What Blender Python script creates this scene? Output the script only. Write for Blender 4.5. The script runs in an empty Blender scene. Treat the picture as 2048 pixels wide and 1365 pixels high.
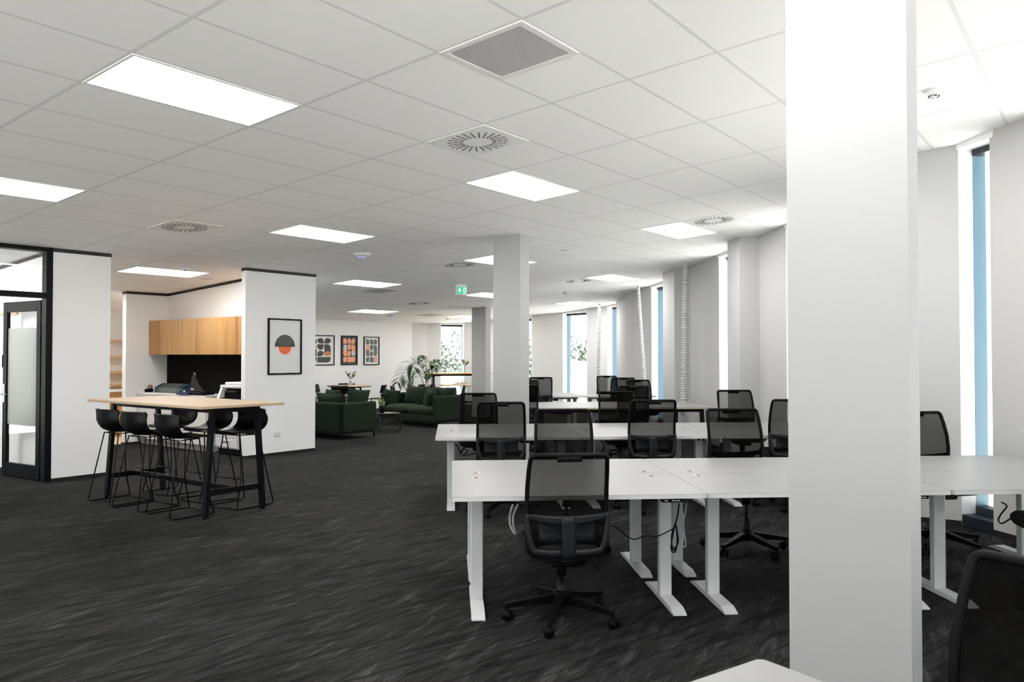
import bpy, math, random
from mathutils import Vector, Matrix
random.seed(7)
R = math.radians
sc = bpy.context.scene
COL = sc.collection

# ------------------------------------------------------------------ camera, sky, exposure
EYE = 1.54
FPX = 1589.0
PITCH = math.atan(29.5 / FPX)
cam = bpy.data.cameras.new('camera')
cam.sensor_width = 36.0
cam.lens = FPX / 2048 * 36.0
cam.clip_start = 0.05
cam.clip_end = 300
cam.dof.use_dof = True
cam.dof.focus_distance = 10.0
cam.dof.aperture_fstop = 9.0
cam_o = bpy.data.objects.new('camera', cam)
cam_o.location = (0, 0, EYE)
cam_o.rotation_euler = (R(90) + PITCH, 0, 0)
COL.objects.link(cam_o)
sc.camera = cam_o

w = bpy.data.worlds.new('overcast_sky')
sc.world = w
w.use_nodes = True
bg = w.node_tree.nodes['Background']
bg.inputs[0].default_value = (0.90, 0.955, 1.0, 1)
bg.inputs[1].default_value = 1.0

sun = bpy.data.lights.new('sun', 'SUN')         # high sun on the pale ground outside; the roof keeps it off the floor
sun.energy = 31.0
sun.angle = R(3)
sun.color = (1.0, 0.98, 0.95)
sun_o = bpy.data.objects.new('sun', sun)
sun_o.rotation_euler = (R(24), R(-22), 0)
sun_o.location = (-10, -20, 30)
COL.objects.link(sun_o)

LAMP = 19.0          # brightness of the recessed ceiling panels
sc.view_settings.view_transform = 'Standard'
sc.view_settings.look = 'None'
sc.view_settings.gamma = 1
sc.view_settings.use_curve_mapping = False
sc.view_settings.exposure = 0.25
sc.cycles.use_denoising = True
sc.cycles.max_bounces = 10
sc.cycles.diffuse_bounces = 8
sc.cycles.transparent_max_bounces = 24
sc.cycles.sample_clamp_indirect = 8.0
sc.cycles.filter_width = 1.0

# ------------------------------------------------------------------ the building's own grid
TH = 0.9242
ux, uy = math.cos(TH), math.sin(TH)
def AB(a, b):                      # along the partitions / across them
    return (a * ux - b * uy, a * uy + b * ux)
def zc(x, y):                      # the ceiling falls gently away from the windows
    return EYE + 1.971 + 0.0518 * x - 0.0362 * y
GX0, GY0, GA, GB = -2.1286, 4.419, 1.1864, 0.6129
def G(i, j):                       # node of the ceiling grid
    return (GX0 + i * GA * ux - j * GB * uy, GY0 + i * GA * uy + j * GB * ux)
def at(px, y):                     # sideways position of something seen at px, y metres away
    return (px - 1024) / FPX * y

# ------------------------------------------------------------------ materials
MATS = {}
def nt(name):
    m = bpy.data.materials.new(name)
    m.use_nodes = True
    return m, m.node_tree.nodes, m.node_tree.links
def mat(name, col, rough=0.6, metal=0.0, spec=0.5, noise=0.0, scale=30.0, bump=0.0, sheen=0.0, coord='Object'):
    if name in MATS: return MATS[name]
    m, N, L = nt(name)
    b = N['Principled BSDF']
    b.inputs['Base Color'].default_value = (*col, 1)
    b.inputs['Roughness'].default_value = rough
    b.inputs['Metallic'].default_value = metal
    b.inputs['Specular IOR Level'].default_value = spec
    if sheen: b.inputs['Sheen Weight'].default_value = sheen
    if noise or bump:
        tc = N.new('ShaderNodeTexCoord'); nz = N.new('ShaderNodeTexNoise')
        nz.inputs['Scale'].default_value = scale; nz.inputs['Detail'].default_value = 4
        L.new(tc.outputs[coord], nz.inputs['Vector'])
        if noise:
            mx = N.new('ShaderNodeMix'); mx.data_type = 'RGBA'
            mx.inputs[6].default_value = (*[c * (1 - noise) for c in col], 1)
            mx.inputs[7].default_value = (*[min(1, c * (1 + noise)) for c in col], 1)
            L.new(nz.outputs['Fac'], mx.inputs[0]); L.new(mx.outputs[2], b.inputs['Base Color'])
        if bump:
            bp = N.new('ShaderNodeBump'); bp.inputs['Strength'].default_value = bump; bp.inputs['Distance'].default_value = 0.01
            L.new(nz.outputs['Fac'], bp.inputs['Height']); L.new(bp.outputs['Normal'], b.inputs['Normal'])
    MATS[name] = m
    return m
def wood(name, c1, c2, axis='Z', freq=60.0):
    if name in MATS: return MATS[name]
    m, N, L = nt(name); b = N['Principled BSDF']; b.inputs['Roughness'].default_value = 0.5
    tc = N.new('ShaderNodeTexCoord'); mp = N.new('ShaderNodeMapping')
    s = {'X': (1.2, freq, freq), 'Y': (freq, 1.2, freq), 'Z': (freq, freq, 1.2)}[axis]
    mp.inputs['Scale'].default_value = s
    nz = N.new('ShaderNodeTexNoise'); nz.inputs['Scale'].default_value = 1.0; nz.inputs['Detail'].default_value = 6
    nz2 = N.new('ShaderNodeTexNoise'); nz2.inputs['Scale'].default_value = 0.12; nz2.inputs['Detail'].default_value = 3
    ad = N.new('ShaderNodeMath'); ad.operation = 'ADD'
    cr = N.new('ShaderNodeValToRGB')
    cr.color_ramp.elements[0].position = 0.75; cr.color_ramp.elements[0].color = (*c1, 1)
    cr.color_ramp.elements[1].position = 1.25 if False else 1.0; cr.color_ramp.elements[1].color = (*c2, 1)
    L.new(tc.outputs['Object'], mp.inputs[0]); L.new(mp.outputs[0], nz.inputs['Vector']); L.new(mp.outputs[0], nz2.inputs['Vector'])
    L.new(nz.outputs['Fac'], ad.inputs[0]); L.new(nz2.outputs['Fac'], ad.inputs[1]); L.new(ad.outputs[0], cr.inputs[0])
    L.new(cr.outputs[0], b.inputs['Base Color'])
    MATS[name] = m
    return m
def emit(name, col, s):
    if name in MATS: return MATS[name]
    m, N, L = nt(name); b = N['Principled BSDF']
    b.inputs['Base Color'].default_value = (*[c * 0.6 for c in col], 1)
    b.inputs['Emission Color'].default_value = (*col, 1); b.inputs['Emission Strength'].default_value = s
    MATS[name] = m
    return m
def see_through(name, col, alpha, rough=0.6, kind='diffuse', weave=0.0):
    if name in MATS: return MATS[name]
    m, N, L = nt(name); N.remove(N['Principled BSDF']); out = N['Material Output']
    tr = N.new('ShaderNodeBsdfTransparent')
    if kind == 'diffuse':
        s = N.new('ShaderNodeBsdfDiffuse'); s.inputs[0].default_value = (*col, 1)
    elif kind == 'frost':
        s = N.new('ShaderNodeBsdfTranslucent'); s.inputs[0].default_value = (*col, 1)
    else:
        s = N.new('ShaderNodeBsdfGlossy'); s.inputs[0].default_value = (*col, 1); s.inputs['Roughness'].default_value = rough
    mx = N.new('ShaderNodeMixShader'); mx.inputs[0].default_value = alpha
    if weave:
        tc = N.new('ShaderNodeTexCoord'); ck = N.new('ShaderNodeTexNoise'); ck.inputs['Scale'].default_value = weave; ck.inputs['Detail'].default_value = 0
        mr = N.new('ShaderNodeMapRange'); mr.inputs[1].default_value = 0.35; mr.inputs[2].default_value = 0.65
        mr.inputs[3].default_value = alpha - 0.05; mr.inputs[4].default_value = alpha + 0.05
        L.new(tc.outputs['Object'], ck.inputs['Vector']); L.new(ck.outputs['Fac'], mr.inputs[0]); L.new(mr.outputs[0], mx.inputs[0])
    L.new(tr.outputs[0], mx.inputs[1]); L.new(s.outputs[0], mx.inputs[2]); L.new(mx.outputs[0], out.inputs[0])
    MATS[name] = m
    return m

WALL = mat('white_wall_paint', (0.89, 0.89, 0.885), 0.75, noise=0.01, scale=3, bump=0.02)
WALLF = mat('facade_white_lifted', (0.74, 0.74, 0.735), 0.75, noise=0.01, scale=3, bump=0.02)  # white of the facade's far end, kept lighter because less light reaches it
WALLR = mat('facade_white_toned_down', (0.50, 0.50, 0.495), 0.75, noise=0.01, scale=3, bump=0.02)  # same white facade, coloured greyer to offset the strong light on it
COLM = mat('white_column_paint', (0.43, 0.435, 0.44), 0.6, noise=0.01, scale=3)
BLACK = mat('black_powdercoat', (0.003, 0.0033, 0.0045), 0.45, spec=0.15, noise=0.1, scale=40)
BTRIM = mat('black_trim', (0.008, 0.008, 0.009), 0.5, noise=0.05)
DESKW = mat('white_laminate_toned_down', (0.29, 0.29, 0.287), 0.38, spec=0.5, noise=0.008, scale=4)  # desk white toned down because the ceiling panels overlight the tops
EDGEW = mat('white_laminate_lifted', (0.60, 0.61, 0.615), 0.4, noise=0.01, scale=10)  # same desk white, lightened on the edges to make up for their shade
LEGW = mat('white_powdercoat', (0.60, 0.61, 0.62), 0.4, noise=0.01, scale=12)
PLB = mat('black_plastic', (0.002, 0.0021, 0.0024), 0.55, spec=0.12, noise=0.1)
PLG = mat('charcoal_plastic', (0.006, 0.007, 0.009), 0.45, spec=0.25, noise=0.1)
FABB = mat('black_seat_fabric', (0.002, 0.002, 0.0022), 0.95, noise=0.2, scale=300, bump=0.2)
MESH = see_through('black_back_mesh', (0.004, 0.0037, 0.0034), 0.83, weave=900)
CHROME = mat('brushed_steel', (0.55, 0.57, 0.6), 0.3, metal=1.0, noise=0.02)
SHELL = mat('black_shell', (0.002, 0.002, 0.002), 0.42, spec=0.25, noise=0.1, scale=15)
ALU = mat('blue_grey_window_frame', (0.13, 0.23, 0.30), 0.45, metal=0.1, noise=0.02)
NAVY = mat('dark_navy_frame', (0.006, 0.012, 0.020), 0.4, noise=0.05)
GLASS = see_through('clear_glass', (0.9, 0.95, 1.0), 0.05, 0.02, 'gloss')
FROST = see_through('frosted_film', (0.86, 0.88, 0.86), 0.78, kind='frost')
OAK = wood('honey_oak_veneer', (0.33, 0.145, 0.038), (0.50, 0.28, 0.10), 'Z', 55)
OAKE = wood('oak_shelf', (0.62, 0.36, 0.14), (0.74, 0.48, 0.22), 'X', 30)
PLY = wood('pale_birch_tabletop', (0.40, 0.28, 0.17), (0.50, 0.38, 0.26), 'X', 25)
PLYE = mat('plywood_edge', (0.46, 0.35, 0.23), 0.6, noise=0.12, scale=60)
WOODFL = wood('oak_plank_floor', (0.50, 0.36, 0.24), (0.66, 0.52, 0.38), 'X', 12)
VELV = mat('dark_green_velvet', (0.009, 0.018, 0.009), 0.85, spec=0.15, noise=0.35, scale=7, sheen=0.12)
VELV.node_tree.nodes['Principled BSDF'].inputs['Sheen Tint'].default_value = (0.4, 0.55, 0.38, 1)
CABW = mat('white_cabinet_laminate', (0.78, 0.78, 0.775), 0.4, noise=0.008, scale=4)
PINB = mat('charcoal_pinboard', (0.006, 0.006, 0.005), 0.95, spec=0.1, noise=0.2, scale=200)
LEAF = mat('green_leaf', (0.10, 0.20, 0.06), 0.5, noise=0.3, scale=12)
LEAFD = mat('dark_green_leaf', (0.05, 0.10, 0.035), 0.5, noise=0.3, scale=12)
LEAFY = mat('yellow_edged_leaf', (0.24, 0.33, 0.10), 0.5, noise=0.5, scale=14)
RED = mat('burgundy_petal', (0.13, 0.02, 0.025), 0.6, noise=0.3)
TWIG = mat('brown_stem', (0.16, 0.08, 0.05), 0.7, noise=0.2)
VASE = see_through('vase_glass', (0.95, 0.97, 1.0), 0.35, 0.05, 'gloss')
PAPER = mat('white_paper', (0.78, 0.78, 0.77), 0.6, noise=0.005)
INKG = mat('grey_ink', (0.085, 0.088, 0.085), 0.8, noise=0.05)
INKS = mat('sage_grey_ink', (0.17, 0.20, 0.18), 0.8, noise=0.05)
INKO = mat('orange_ink', (0.90, 0.18, 0.06), 0.8, noise=0.03)
INKP = mat('peach_ink', (0.88, 0.40, 0.24), 0.8, noise=0.03)
INKW = mat('pale_grey_ink', (0.62, 0.65, 0.65), 0.8, noise=0.01)

def carpet():
    m, N, L = nt('charcoal_streaked_carpet'); b = N['Principled BSDF']
    b.inputs['Roughness'].default_value = 0.9; b.inputs['Specular IOR Level'].default_value = 0.12
    tc = N.new('ShaderNodeTexCoord')
    def noise(rot, sx, sy, detail, dist=0.0):
        mp = N.new('ShaderNodeMapping'); mp.vector_type = 'TEXTURE'
        mp.inputs['Rotation'].default_value = (0, 0, rot); mp.inputs['Scale'].default_value = (sx, sy, 1)
        n = N.new('ShaderNodeTexNoise'); n.inputs['Scale'].default_value = 1; n.inputs['Detail'].default_value = detail
        n.inputs['Distortion'].default_value = dist
        L.new(tc.outputs['Object'], mp.inputs[0]); L.new(mp.outputs[0], n.inputs['Vector']); return n.outputs['Fac']
    def ramp(src, a, bb, lo, hi):
        r = N.new('ShaderNodeMapRange'); r.inputs[1].default_value = a; r.inputs[2].default_value = bb
        r.inputs[3].default_value = lo; r.inputs[4].default_value = hi; L.new(src, r.inputs[0]); return r.outputs[0]
    def op(o, p, q):
        n = N.new('ShaderNodeMath'); n.operation = o
        for i, v in ((0, p), (1, q)):
            if isinstance(v, float): n.inputs[i].default_value = v
            else: L.new(v, n.inputs[i])
        return n.outputs[0]
    base = ramp(noise(TH, 2.0, 0.9, 3), 0.3, 0.7, 0.010, 0.024)
    stria = ramp(noise(TH, 0.16, 0.006, 3), 0.35, 0.7, 0.5, 1.65)
    dark = ramp(noise(TH - 0.24, 0.55, 0.050, 2, 0.8), 0.38, 0.50, 0.30, 1.0)
    dark2 = ramp(noise(TH + 0.10, 0.50, 0.036, 2, 0.7), 0.36, 0.46, 0.42, 1.0)
    light = ramp(noise(TH + 0.24, 0.38, 0.065, 3, 0.7), 0.54, 0.72, 1.0, 2.7)
    pile = ramp(noise(TH, 0.010, 0.005, 1), 0.3, 0.7, 0.55, 1.45)
    v = op('MULTIPLY', base, stria); v = op('MULTIPLY', v, dark); v = op('MULTIPLY', v, dark2)
    v = op('MULTIPLY', v, light); v = op('MULTIPLY', v, pile)
    cc = N.new('ShaderNodeCombineColor'); L.new(v, cc.inputs[0]); L.new(op('MULTIPLY', v, 0.985), cc.inputs[1]); L.new(op('MULTIPLY', v, 1.0), cc.inputs[2])
    L.new(cc.outputs[0], b.inputs['Base Color'])
    return m
CARPET = carpet()

def ceiling_mat():
    m, N, L = nt('mineral_ceiling_tiles'); b = N['Principled BSDF']; b.inputs['Roughness'].default_value = 0.8
    uv = N.new('ShaderNodeUVMap'); uv.uv_map = 'grid'
    sp = N.new('ShaderNodeSeparateXYZ'); L.new(uv.outputs[0], sp.inputs[0])
    def line(o, half):
        f = N.new('ShaderNodeMath'); f.operation = 'FRACT'; L.new(o, f.inputs[0])
        s = N.new('ShaderNodeMath'); s.operation = 'SUBTRACT'; L.new(f.outputs[0], s.inputs[0]); s.inputs[1].default_value = 0.5
        a = N.new('ShaderNodeMath'); a.operation = 'ABSOLUTE'; L.new(s.outputs[0], a.inputs[0])
        g = N.new('ShaderNodeMath'); g.operation = 'GREATER_THAN'; L.new(a.outputs[0], g.inputs[0]); g.inputs[1].default_value = 0.5 - half
        g2 = N.new('ShaderNodeMath'); g2.operation = 'GREATER_THAN'; L.new(a.outputs[0], g2.inputs[0]); g2.inputs[1].default_value = 0.5 - half * 0.80
        return g.outputs[0], g2.outputs[0]
    a1, a2 = line(sp.outputs[0], 0.0105); b1, b2 = line(sp.outputs[1], 0.0165)
    def mx(p, q):
        n = N.new('ShaderNodeMath'); n.operation = 'MAXIMUM'; L.new(p, n.inputs[0]); L.new(q, n.inputs[1]); return n.outputs[0]
    outer, inner = mx(a1, b1), mx(a2, b2)
    nz = N.new('ShaderNodeTexNoise'); nz.inputs['Scale'].default_value = 90; tc = N.new('ShaderNodeTexCoord'); L.new(tc.outputs['Object'], nz.inputs['Vector'])
    c0 = N.new('ShaderNodeMix'); c0.data_type = 'RGBA'; c0.inputs[6].default_value = (0.95, 0.95, 0.94, 1); c0.inputs[7].default_value = (0.98, 0.98, 0.97, 1); L.new(nz.outputs['Fac'], c0.inputs[0])
    c1 = N.new('ShaderNodeMix'); c1.data_type = 'RGBA'; c1.inputs[7].default_value = (0.60, 0.60, 0.59, 1); L.new(outer, c1.inputs[0]); L.new(c0.outputs[2], c1.inputs[6])
    c2 = N.new('ShaderNodeMix'); c2.data_type = 'RGBA'; c2.inputs[7].default_value = (0.80, 0.80, 0.79, 1); L.new(inner, c2.inputs[0]); L.new(c1.outputs[2], c2.inputs[6])
    L.new(c2.outputs[2], b.inputs['Base Color'])
    rr = N.new('ShaderNodeMapRange'); rr.inputs[3].default_value = 0.9; rr.inputs[4].default_value = 0.45; L.new(inner, rr.inputs[0]); L.new(rr.outputs[0], b.inputs['Roughness'])
    return m
CEIL = ceiling_mat()

# ------------------------------------------------------------------ mesh helpers
class MB:
    def __init__(s): s.v = []; s.f = []; s.sm = []
    def add(s, vs, fs, smooth=False, M=None):
        n = len(s.v)
        for v in vs:
            v = Vector(v)
            if M is not None: v = M @ v
            s.v.append(v)
        for f in fs: s.f.append([i + n for i in f]); s.sm.append(smooth)
        return s
    def box(s, c, d, M=None, bev=0.0):
        x, y, z = [k / 2 for k in d]
        if bev <= 0:
            vs = [(c[0] + i * x, c[1] + j * y, c[2] + k * z) for i in (-1, 1) for j in (-1, 1) for k in (-1, 1)]
            fs = [(0, 1, 3, 2), (4, 6, 7, 5), (0, 4, 5, 1), (2, 3, 7, 6), (0, 2, 6, 4), (1, 5, 7, 3)]
            return s.add(vs, fs, False, M)
        bev = min(bev, x * .98, y * .98, z * .98)
        vs = []; idx = {}
        for i in (-1, 1):
            for j in (-1, 1):
                for k in (-1, 1):
                    for ax in range(3):
                        p = [c[0] + i * (x - bev), c[1] + j * (y - bev), c[2] + k * (z - bev)]
                        p[ax] += (i, j, k)[ax] * bev
                        idx[(i, j, k, ax)] = len(vs); vs.append(p)
        fs = []
        for ax in range(3):
            o = [a for a in range(3) if a != ax]
            for sg in (-1, 1):
                q = []
                for (p, r) in ((-1, -1), (1, -1), (1, 1), (-1, 1)):
                    t = [0, 0, 0]; t[ax] = sg; t[o[0]] = p; t[o[1]] = r; q.append(idx[(*t, ax)])
                fs.append(q)
        for ax in range(3):
            o = [a for a in range(3) if a != ax]
            for p in (-1, 1):
                for r in (-1, 1):
                    t0 = [0, 0, 0]; t0[o[0]] = p; t0[o[1]] = r; t1 = list(t0); t0[ax] = -1; t1[ax] = 1
                    fs.append([idx[(*t0, o[0])], idx[(*t1, o[0])], idx[(*t1, o[1])], idx[(*t0, o[1])]])
        for i in (-1, 1):
            for j in (-1, 1):
                for k in (-1, 1): fs.append([idx[(i, j, k, 0)], idx[(i, j, k, 1)], idx[(i, j, k, 2)]])
        return s.add(vs, fs, False, M)
    def tube(s, pts, r, n=8, closed=False, smooth=True, M=None, flat=1.0):
        P = [Vector(p) for p in pts]; m = len(P); vs = []; fs = []
        up = None
        for i in range(m):
            if closed: d = P[(i + 1) % m] - P[i - 1]
            else: d = P[min(i + 1, m - 1)] - P[max(i - 1, 0)]
            d.normalize()
            if up is None: up = Vector((0, 0, 1)) if abs(d.z) < 0.9 else Vector((0, 1, 0))
            sd = d.cross(up)
            if sd.length < 1e-4: sd = d.cross(Vector((1, 0, 0)))
            sd.normalize(); up = sd.cross(d).normalized()
            rr = r[i] if isinstance(r, (list, tuple)) else r
            for k in range(n):
                a = 2 * math.pi * k / n
                vs.append(P[i] + sd * math.cos(a) * rr + up * math.sin(a) * rr * flat)
        for i in range(m if closed else m - 1):
            j = (i + 1) % m
            for k in range(n):
                k2 = (k + 1) % n; fs.append((i * n + k, i * n + k2, j * n + k2, j * n + k))
        if not closed: fs.append(tuple(range(n - 1, -1, -1))); fs.append(tuple(range((m - 1) * n, m * n)))
        return s.add(vs, fs, smooth, M)
    def beam(s, p, q, wd, ht, up=(0, 0, 1), M=None):
        p = Vector(p); q = Vector(q); d = (q - p).normalized(); sd = d.cross(Vector(up))
        if sd.length < 1e-4: sd = Vector((1, 0, 0))
        sd.normalize(); u = sd.cross(d)
        vs = [e + sd * a * wd / 2 + u * b * ht / 2 for e in (p, q) for a, b in ((-1, -1), (1, -1), (1, 1), (-1, 1))]
        return s.add(vs, [(3, 2, 1, 0), (4, 5, 6, 7), (0, 1, 5, 4), (1, 2, 6, 5), (2, 3, 7, 6), (3, 0, 4, 7)], False, M)
    def prism(s, poly, z0, z1, M=None, smooth=False):
        n = len(poly)
        f0 = z0 if callable(z0) else (lambda x, y: z0)
        f1 = z1 if callable(z1) else (lambda x, y: z1)
        vs = [(x, y, f0(x, y)) for x, y in poly] + [(x, y, f1(x, y)) for x, y in poly]
        fs = [tuple(range(n - 1, -1, -1)), tuple(range(n, 2 * n))] + [(i, (i + 1) % n, n + (i + 1) % n, n + i) for i in range(n)]
        return s.add(vs, fs, smooth, M)
    def lathe(s, prof, n=20, M=None, smooth=True):
        vs = []; fs = []
        for r, z in prof:
            for k in range(n): a = 2 * math.pi * k / n; vs.append((r * math.cos(a), r * math.sin(a), z))
        for i in range(len(prof) - 1):
            for k in range(n): k2 = (k + 1) % n; fs.append((i * n + k, i * n + k2, (i + 1) * n + k2, (i + 1) * n + k))
        fs.append(tuple(range(n - 1, -1, -1))); fs.append(tuple(range((len(prof) - 1) * n, len(prof) * n)))
        return s.add(vs, fs, smooth, M)
    def grid(s, fn, nu, nv, M=None, smooth=True):
        vs = [fn(i / nu, j / nv) for j in range(nv + 1) for i in range(nu + 1)]
        fs = [(j * (nu + 1) + i, j * (nu + 1) + i + 1, (j + 1) * (nu + 1) + i + 1, (j + 1) * (nu + 1) + i) for j in range(nv) for i in range(nu)]
        return s.add(vs, fs, smooth, M)
    def shell(s, fn, nu, nv, th, M=None):       # a sheet of real thickness
        P = [[Vector(fn(i / nu, j / nv)) for i in range(nu + 1)] for j in range(nv + 1)]
        vs = []; W = nu + 1; H = nv + 1
        Nn = []
        for j in range(H):
            for i in range(W):
                a = P[j][min(i + 1, nu)] - P[j][max(i - 1, 0)]; b = P[min(j + 1, nv)][i] - P[max(j - 1, 0)][i]
                n = a.cross(b); n.normalize(); Nn.append(n)
        for j in range(H):
            for i in range(W): vs.append(P[j][i] + Nn[j * W + i] * th / 2)
        for j in range(H):
            for i in range(W): vs.append(P[j][i] - Nn[j * W + i] * th / 2)
        o = W * H; fs = []
        for j in range(nv):
            for i in range(nu):
                a = j * W + i; fs.append((a, a + 1, a + W + 1, a + W)); fs.append((o + a + W, o + a + W + 1, o + a + 1, o + a))
        for i in range(nu): fs.append((o + i, o + i + 1, i + 1, i)); a = nv * W + i; fs.append((a, a + 1, o + a + 1, o + a))
        for j in range(nv): a = j * W; fs.append((a, a + W, o + a + W, o + a)); a = j * W + nu; fs.append((o + a, o + a + W, a + W, a))
        return s.add(vs, fs, True, M)
    def build(s, name, m, parent=None):
        me = bpy.data.meshes.new(name)
        me.from_pydata([tuple(v) for v in s.v], [], s.f)
        me.polygons.foreach_set('use_smooth', s.sm)
        me.materials.append(m); me.update()
        o = bpy.data.objects.new(name, me); COL.objects.link(o)
        if parent is not None: o.parent = parent
        return o
def Rz(a): return Matrix.Rotation(a, 4, 'Z')
def T(*p): return Matrix.Translation(p)
def tag(o, label=None, cat=None, group=None, kind=None):
    if label: o['label'] = label
    if cat: o['category'] = cat
    if group: o['group'] = group
    if kind: o['kind'] = kind
    return o
def thing(name, label, cat, loc=(0, 0, 0), rz=0.0, group=None):
    o = bpy.data.objects.new(name, None); COL.objects.link(o)
    o.empty_display_size = 0.1; o.location = loc; o.rotation_euler = (0, 0, rz)
    return tag(o, label, cat, group)
def kids(o): return [c for c in bpy.data.objects if c.parent == o]
def dup(o, loc=None, rz=None, label=None, group=None, parent=None):
    c = o.copy(); COL.objects.link(c)
    if parent is not None: c.parent = parent
    if loc is not None: c.location = loc
    if rz is not None: c.rotation_euler = (0, 0, rz)
    if label: c['label'] = label
    if group: c['group'] = group
    for k in kids(o): dup(k, parent=c)
    return c
def struct(o): o['kind'] = 'structure'; return o
def wallseg(mb, p, q, th, z0=0.0, z1=None, ext=0.0):
    """a length of wall from p to q, th thick to the left of the way p to q"""
    p = Vector(p); q = Vector(q); d = (q - p).normalized(); n = Vector((-d.y, d.x)) * th
    p = p - d * ext; q = q + d * ext
    mb.prism([tuple(p), tuple(q), tuple(q + n), tuple(p + n)], z0, (lambda x, y: zc(x, y) + 0.01) if z1 is None else z1)

# ------------------------------------------------------------------ shell of the room
FAC = [(-2.98, 23.62), (-2.55, 23.95), (-2.15, 24.05), (-1.47, 24.3), (-1.2, 24.28), (0.02, 23.5), (0.565, 23.1), (1.44, 22.5),
       (2.035, 21.7), (2.55, 21.2), (2.88, 20.4), (2.675, 20.3), (2.65, 18.44), (2.70, 17.95), (3.00, 17.09), (3.20, 16.1), (3.22, 15.25), (2.89, 15.2), (2.965, 14.50),
       (3.19, 14.46), (3.425, 13.13), (3.58, 12.2), (3.60, 11.98), (3.245, 11.94), (3.295, 11.49), (3.585, 11.5), (3.70, 10.70), (3.83, 9.75), (3.90, 8.3),
       (3.88, 7.95), (3.66, 7.9), (3.68, 7.42), (3.80, 7.36), (4.06, 7.20), (4.13, 6.84), (4.24, 6.25), (4.50, 4.9), (4.65, 3.7), (4.80, 2.2), (4.88, 1.0), (4.94, -0.8), (4.96, -2.0), (4.97, -4.0)]
WIN = {2: 0.0, 5: 0, 7: 0, 9: 0, 14: 0, 20: 0, 26: 0, 33: 0, 35: 0, 37: 0, 39: 0, 40: 0}   # windows between FAC[i] and FAC[i+1]; the last ones, out of view, added for daylight
outer = []
for i, p in enumerate(FAC):
    a = Vector(FAC[max(i - 1, 0)]); b = Vector(FAC[min(i + 1, len(FAC) - 1)])
    outer.append(p)
BACKL = AB(4.0, 16.6); 
room_poly = [AB(4.42, 16.75), AB(17.3, 16.75), (-1.8, 24.62), (-1.1, 24.62), (0.9, 23.4), (1.75, 22.75), (2.75, 21.5), (3.25, 20.0), (3.4, 17.0), (3.6, 14.5), (4.0, 11.5), (4.15, 9.0), (4.4, 7.3), (4.6, 6.1), (5.05, 3.7), (5.25, 0.5), (5.3, -4.0), AB(-8.0, 10.8), AB(-8.0, 16.75)]
fl = MB(); fl.add([(x, y, 0) for x, y in room_poly] + [(x, y, -0.12) for x, y in room_poly],
                  [tuple(range(len(room_poly) - 1, -1, -1))] + [tuple(len(room_poly) + i for i in range(len(room_poly)))])
floor = struct(fl.build('floor', CARPET))
me = bpy.data.meshes.new('ceiling')
n = len(room_poly)
me.from_pydata([(x, y, zc(x, y)) for x, y in room_poly] + [(x, y, zc(x, y) + 0.15) for x, y in room_poly], [],
               [tuple(range(n)), tuple(range(2 * n - 1, n - 1, -1))] + [(i, n + i, n + (i + 1) % n, (i + 1) % n) for i in range(n)])
uvl = me.uv_layers.new(name='grid')
for lp in me.loops:
    v = me.vertices[lp.vertex_index].co
    dx, dy = v.x - GX0, v.y - GY0
    uvl.data[lp.index].uv = ((dx * ux + dy * uy) / GA + 40, (-dx * uy + dy * ux) / GB + 40)
me.materials.append(CEIL)
ceil_o = bpy.data.objects.new('ceiling', me); COL.objects.link(ceil_o); struct(ceil_o)

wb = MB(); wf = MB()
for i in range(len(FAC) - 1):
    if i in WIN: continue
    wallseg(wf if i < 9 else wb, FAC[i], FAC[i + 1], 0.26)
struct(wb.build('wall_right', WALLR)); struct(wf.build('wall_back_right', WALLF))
# windows
for wi, i in enumerate(sorted(WIN)):
    p, q = Vector(FAC[i]), Vector(FAC[i + 1]); d = (q - p).normalized(); nn = Vector((-d.y, d.x)); L_ = (q - p).length
    M = T(p.x, p.y, 0) @ Matrix(((d.x, nn.x, 0, 0), (d.y, nn.y, 0, 0), (0, 0, 1, 0), (0, 0, 0, 1)))
    ht = min(zc(*p), zc(*q)) - 0.03
    rv = MB()      # plaster reveal: two cheeks and the head
    rv.box((-0.02, 0.075, ht / 2), (0.04, 0.15, ht), M); rv.box((L_ + 0.02, 0.075, ht / 2), (0.04, 0.15, ht), M)
    rv.box((L_ / 2, 0.14, ht + 0.06), (L_ + 0.08, 0.30, 0.14), M)
    win = struct(rv.build('window_%d' % (wi + 1), WALL))
    fr = MB()
    for x in (-0.02, L_ + 0.02): fr.box((x, 0.215, ht / 2), (0.045, 0.13, ht), M)
    fr.build('window_frame', ALU, win)
    hd = MB(); hd.box((L_ / 2, 0.20, ht - 0.03), (L_, 0.11, 0.07), M); hd.build('head_frame', NAVY, win)
    sl = MB(); sl.box((L_ / 2, 0.07, 0.055), (L_, 0.14, 0.11), M, 0.006); sl.box((L_ / 2, 0.205, 0.09), (L_, 0.13, 0.18), M, 0.006)
    sl.build('sill_box', NAVY, win)
    pn = MB(); pn.box((L_ / 2, 0.25, (ht + 0.18) / 2), (L_, 0.008, ht - 0.2), M); pn.build('window_pane', GLASS, win)

b = MB(); wallseg(b, AB(4.42, 16.6), AB(17.06, 16.6), 0.12); struct(b.build('wall_back', WALL))
b = MB(); wallseg(b, (2.2, -4.0), (-9.5, -4.0), 0.12); struct(b.build('wall_rear_light_block', WALL))  # unseen wall added to keep rear daylight off the near column
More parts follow.
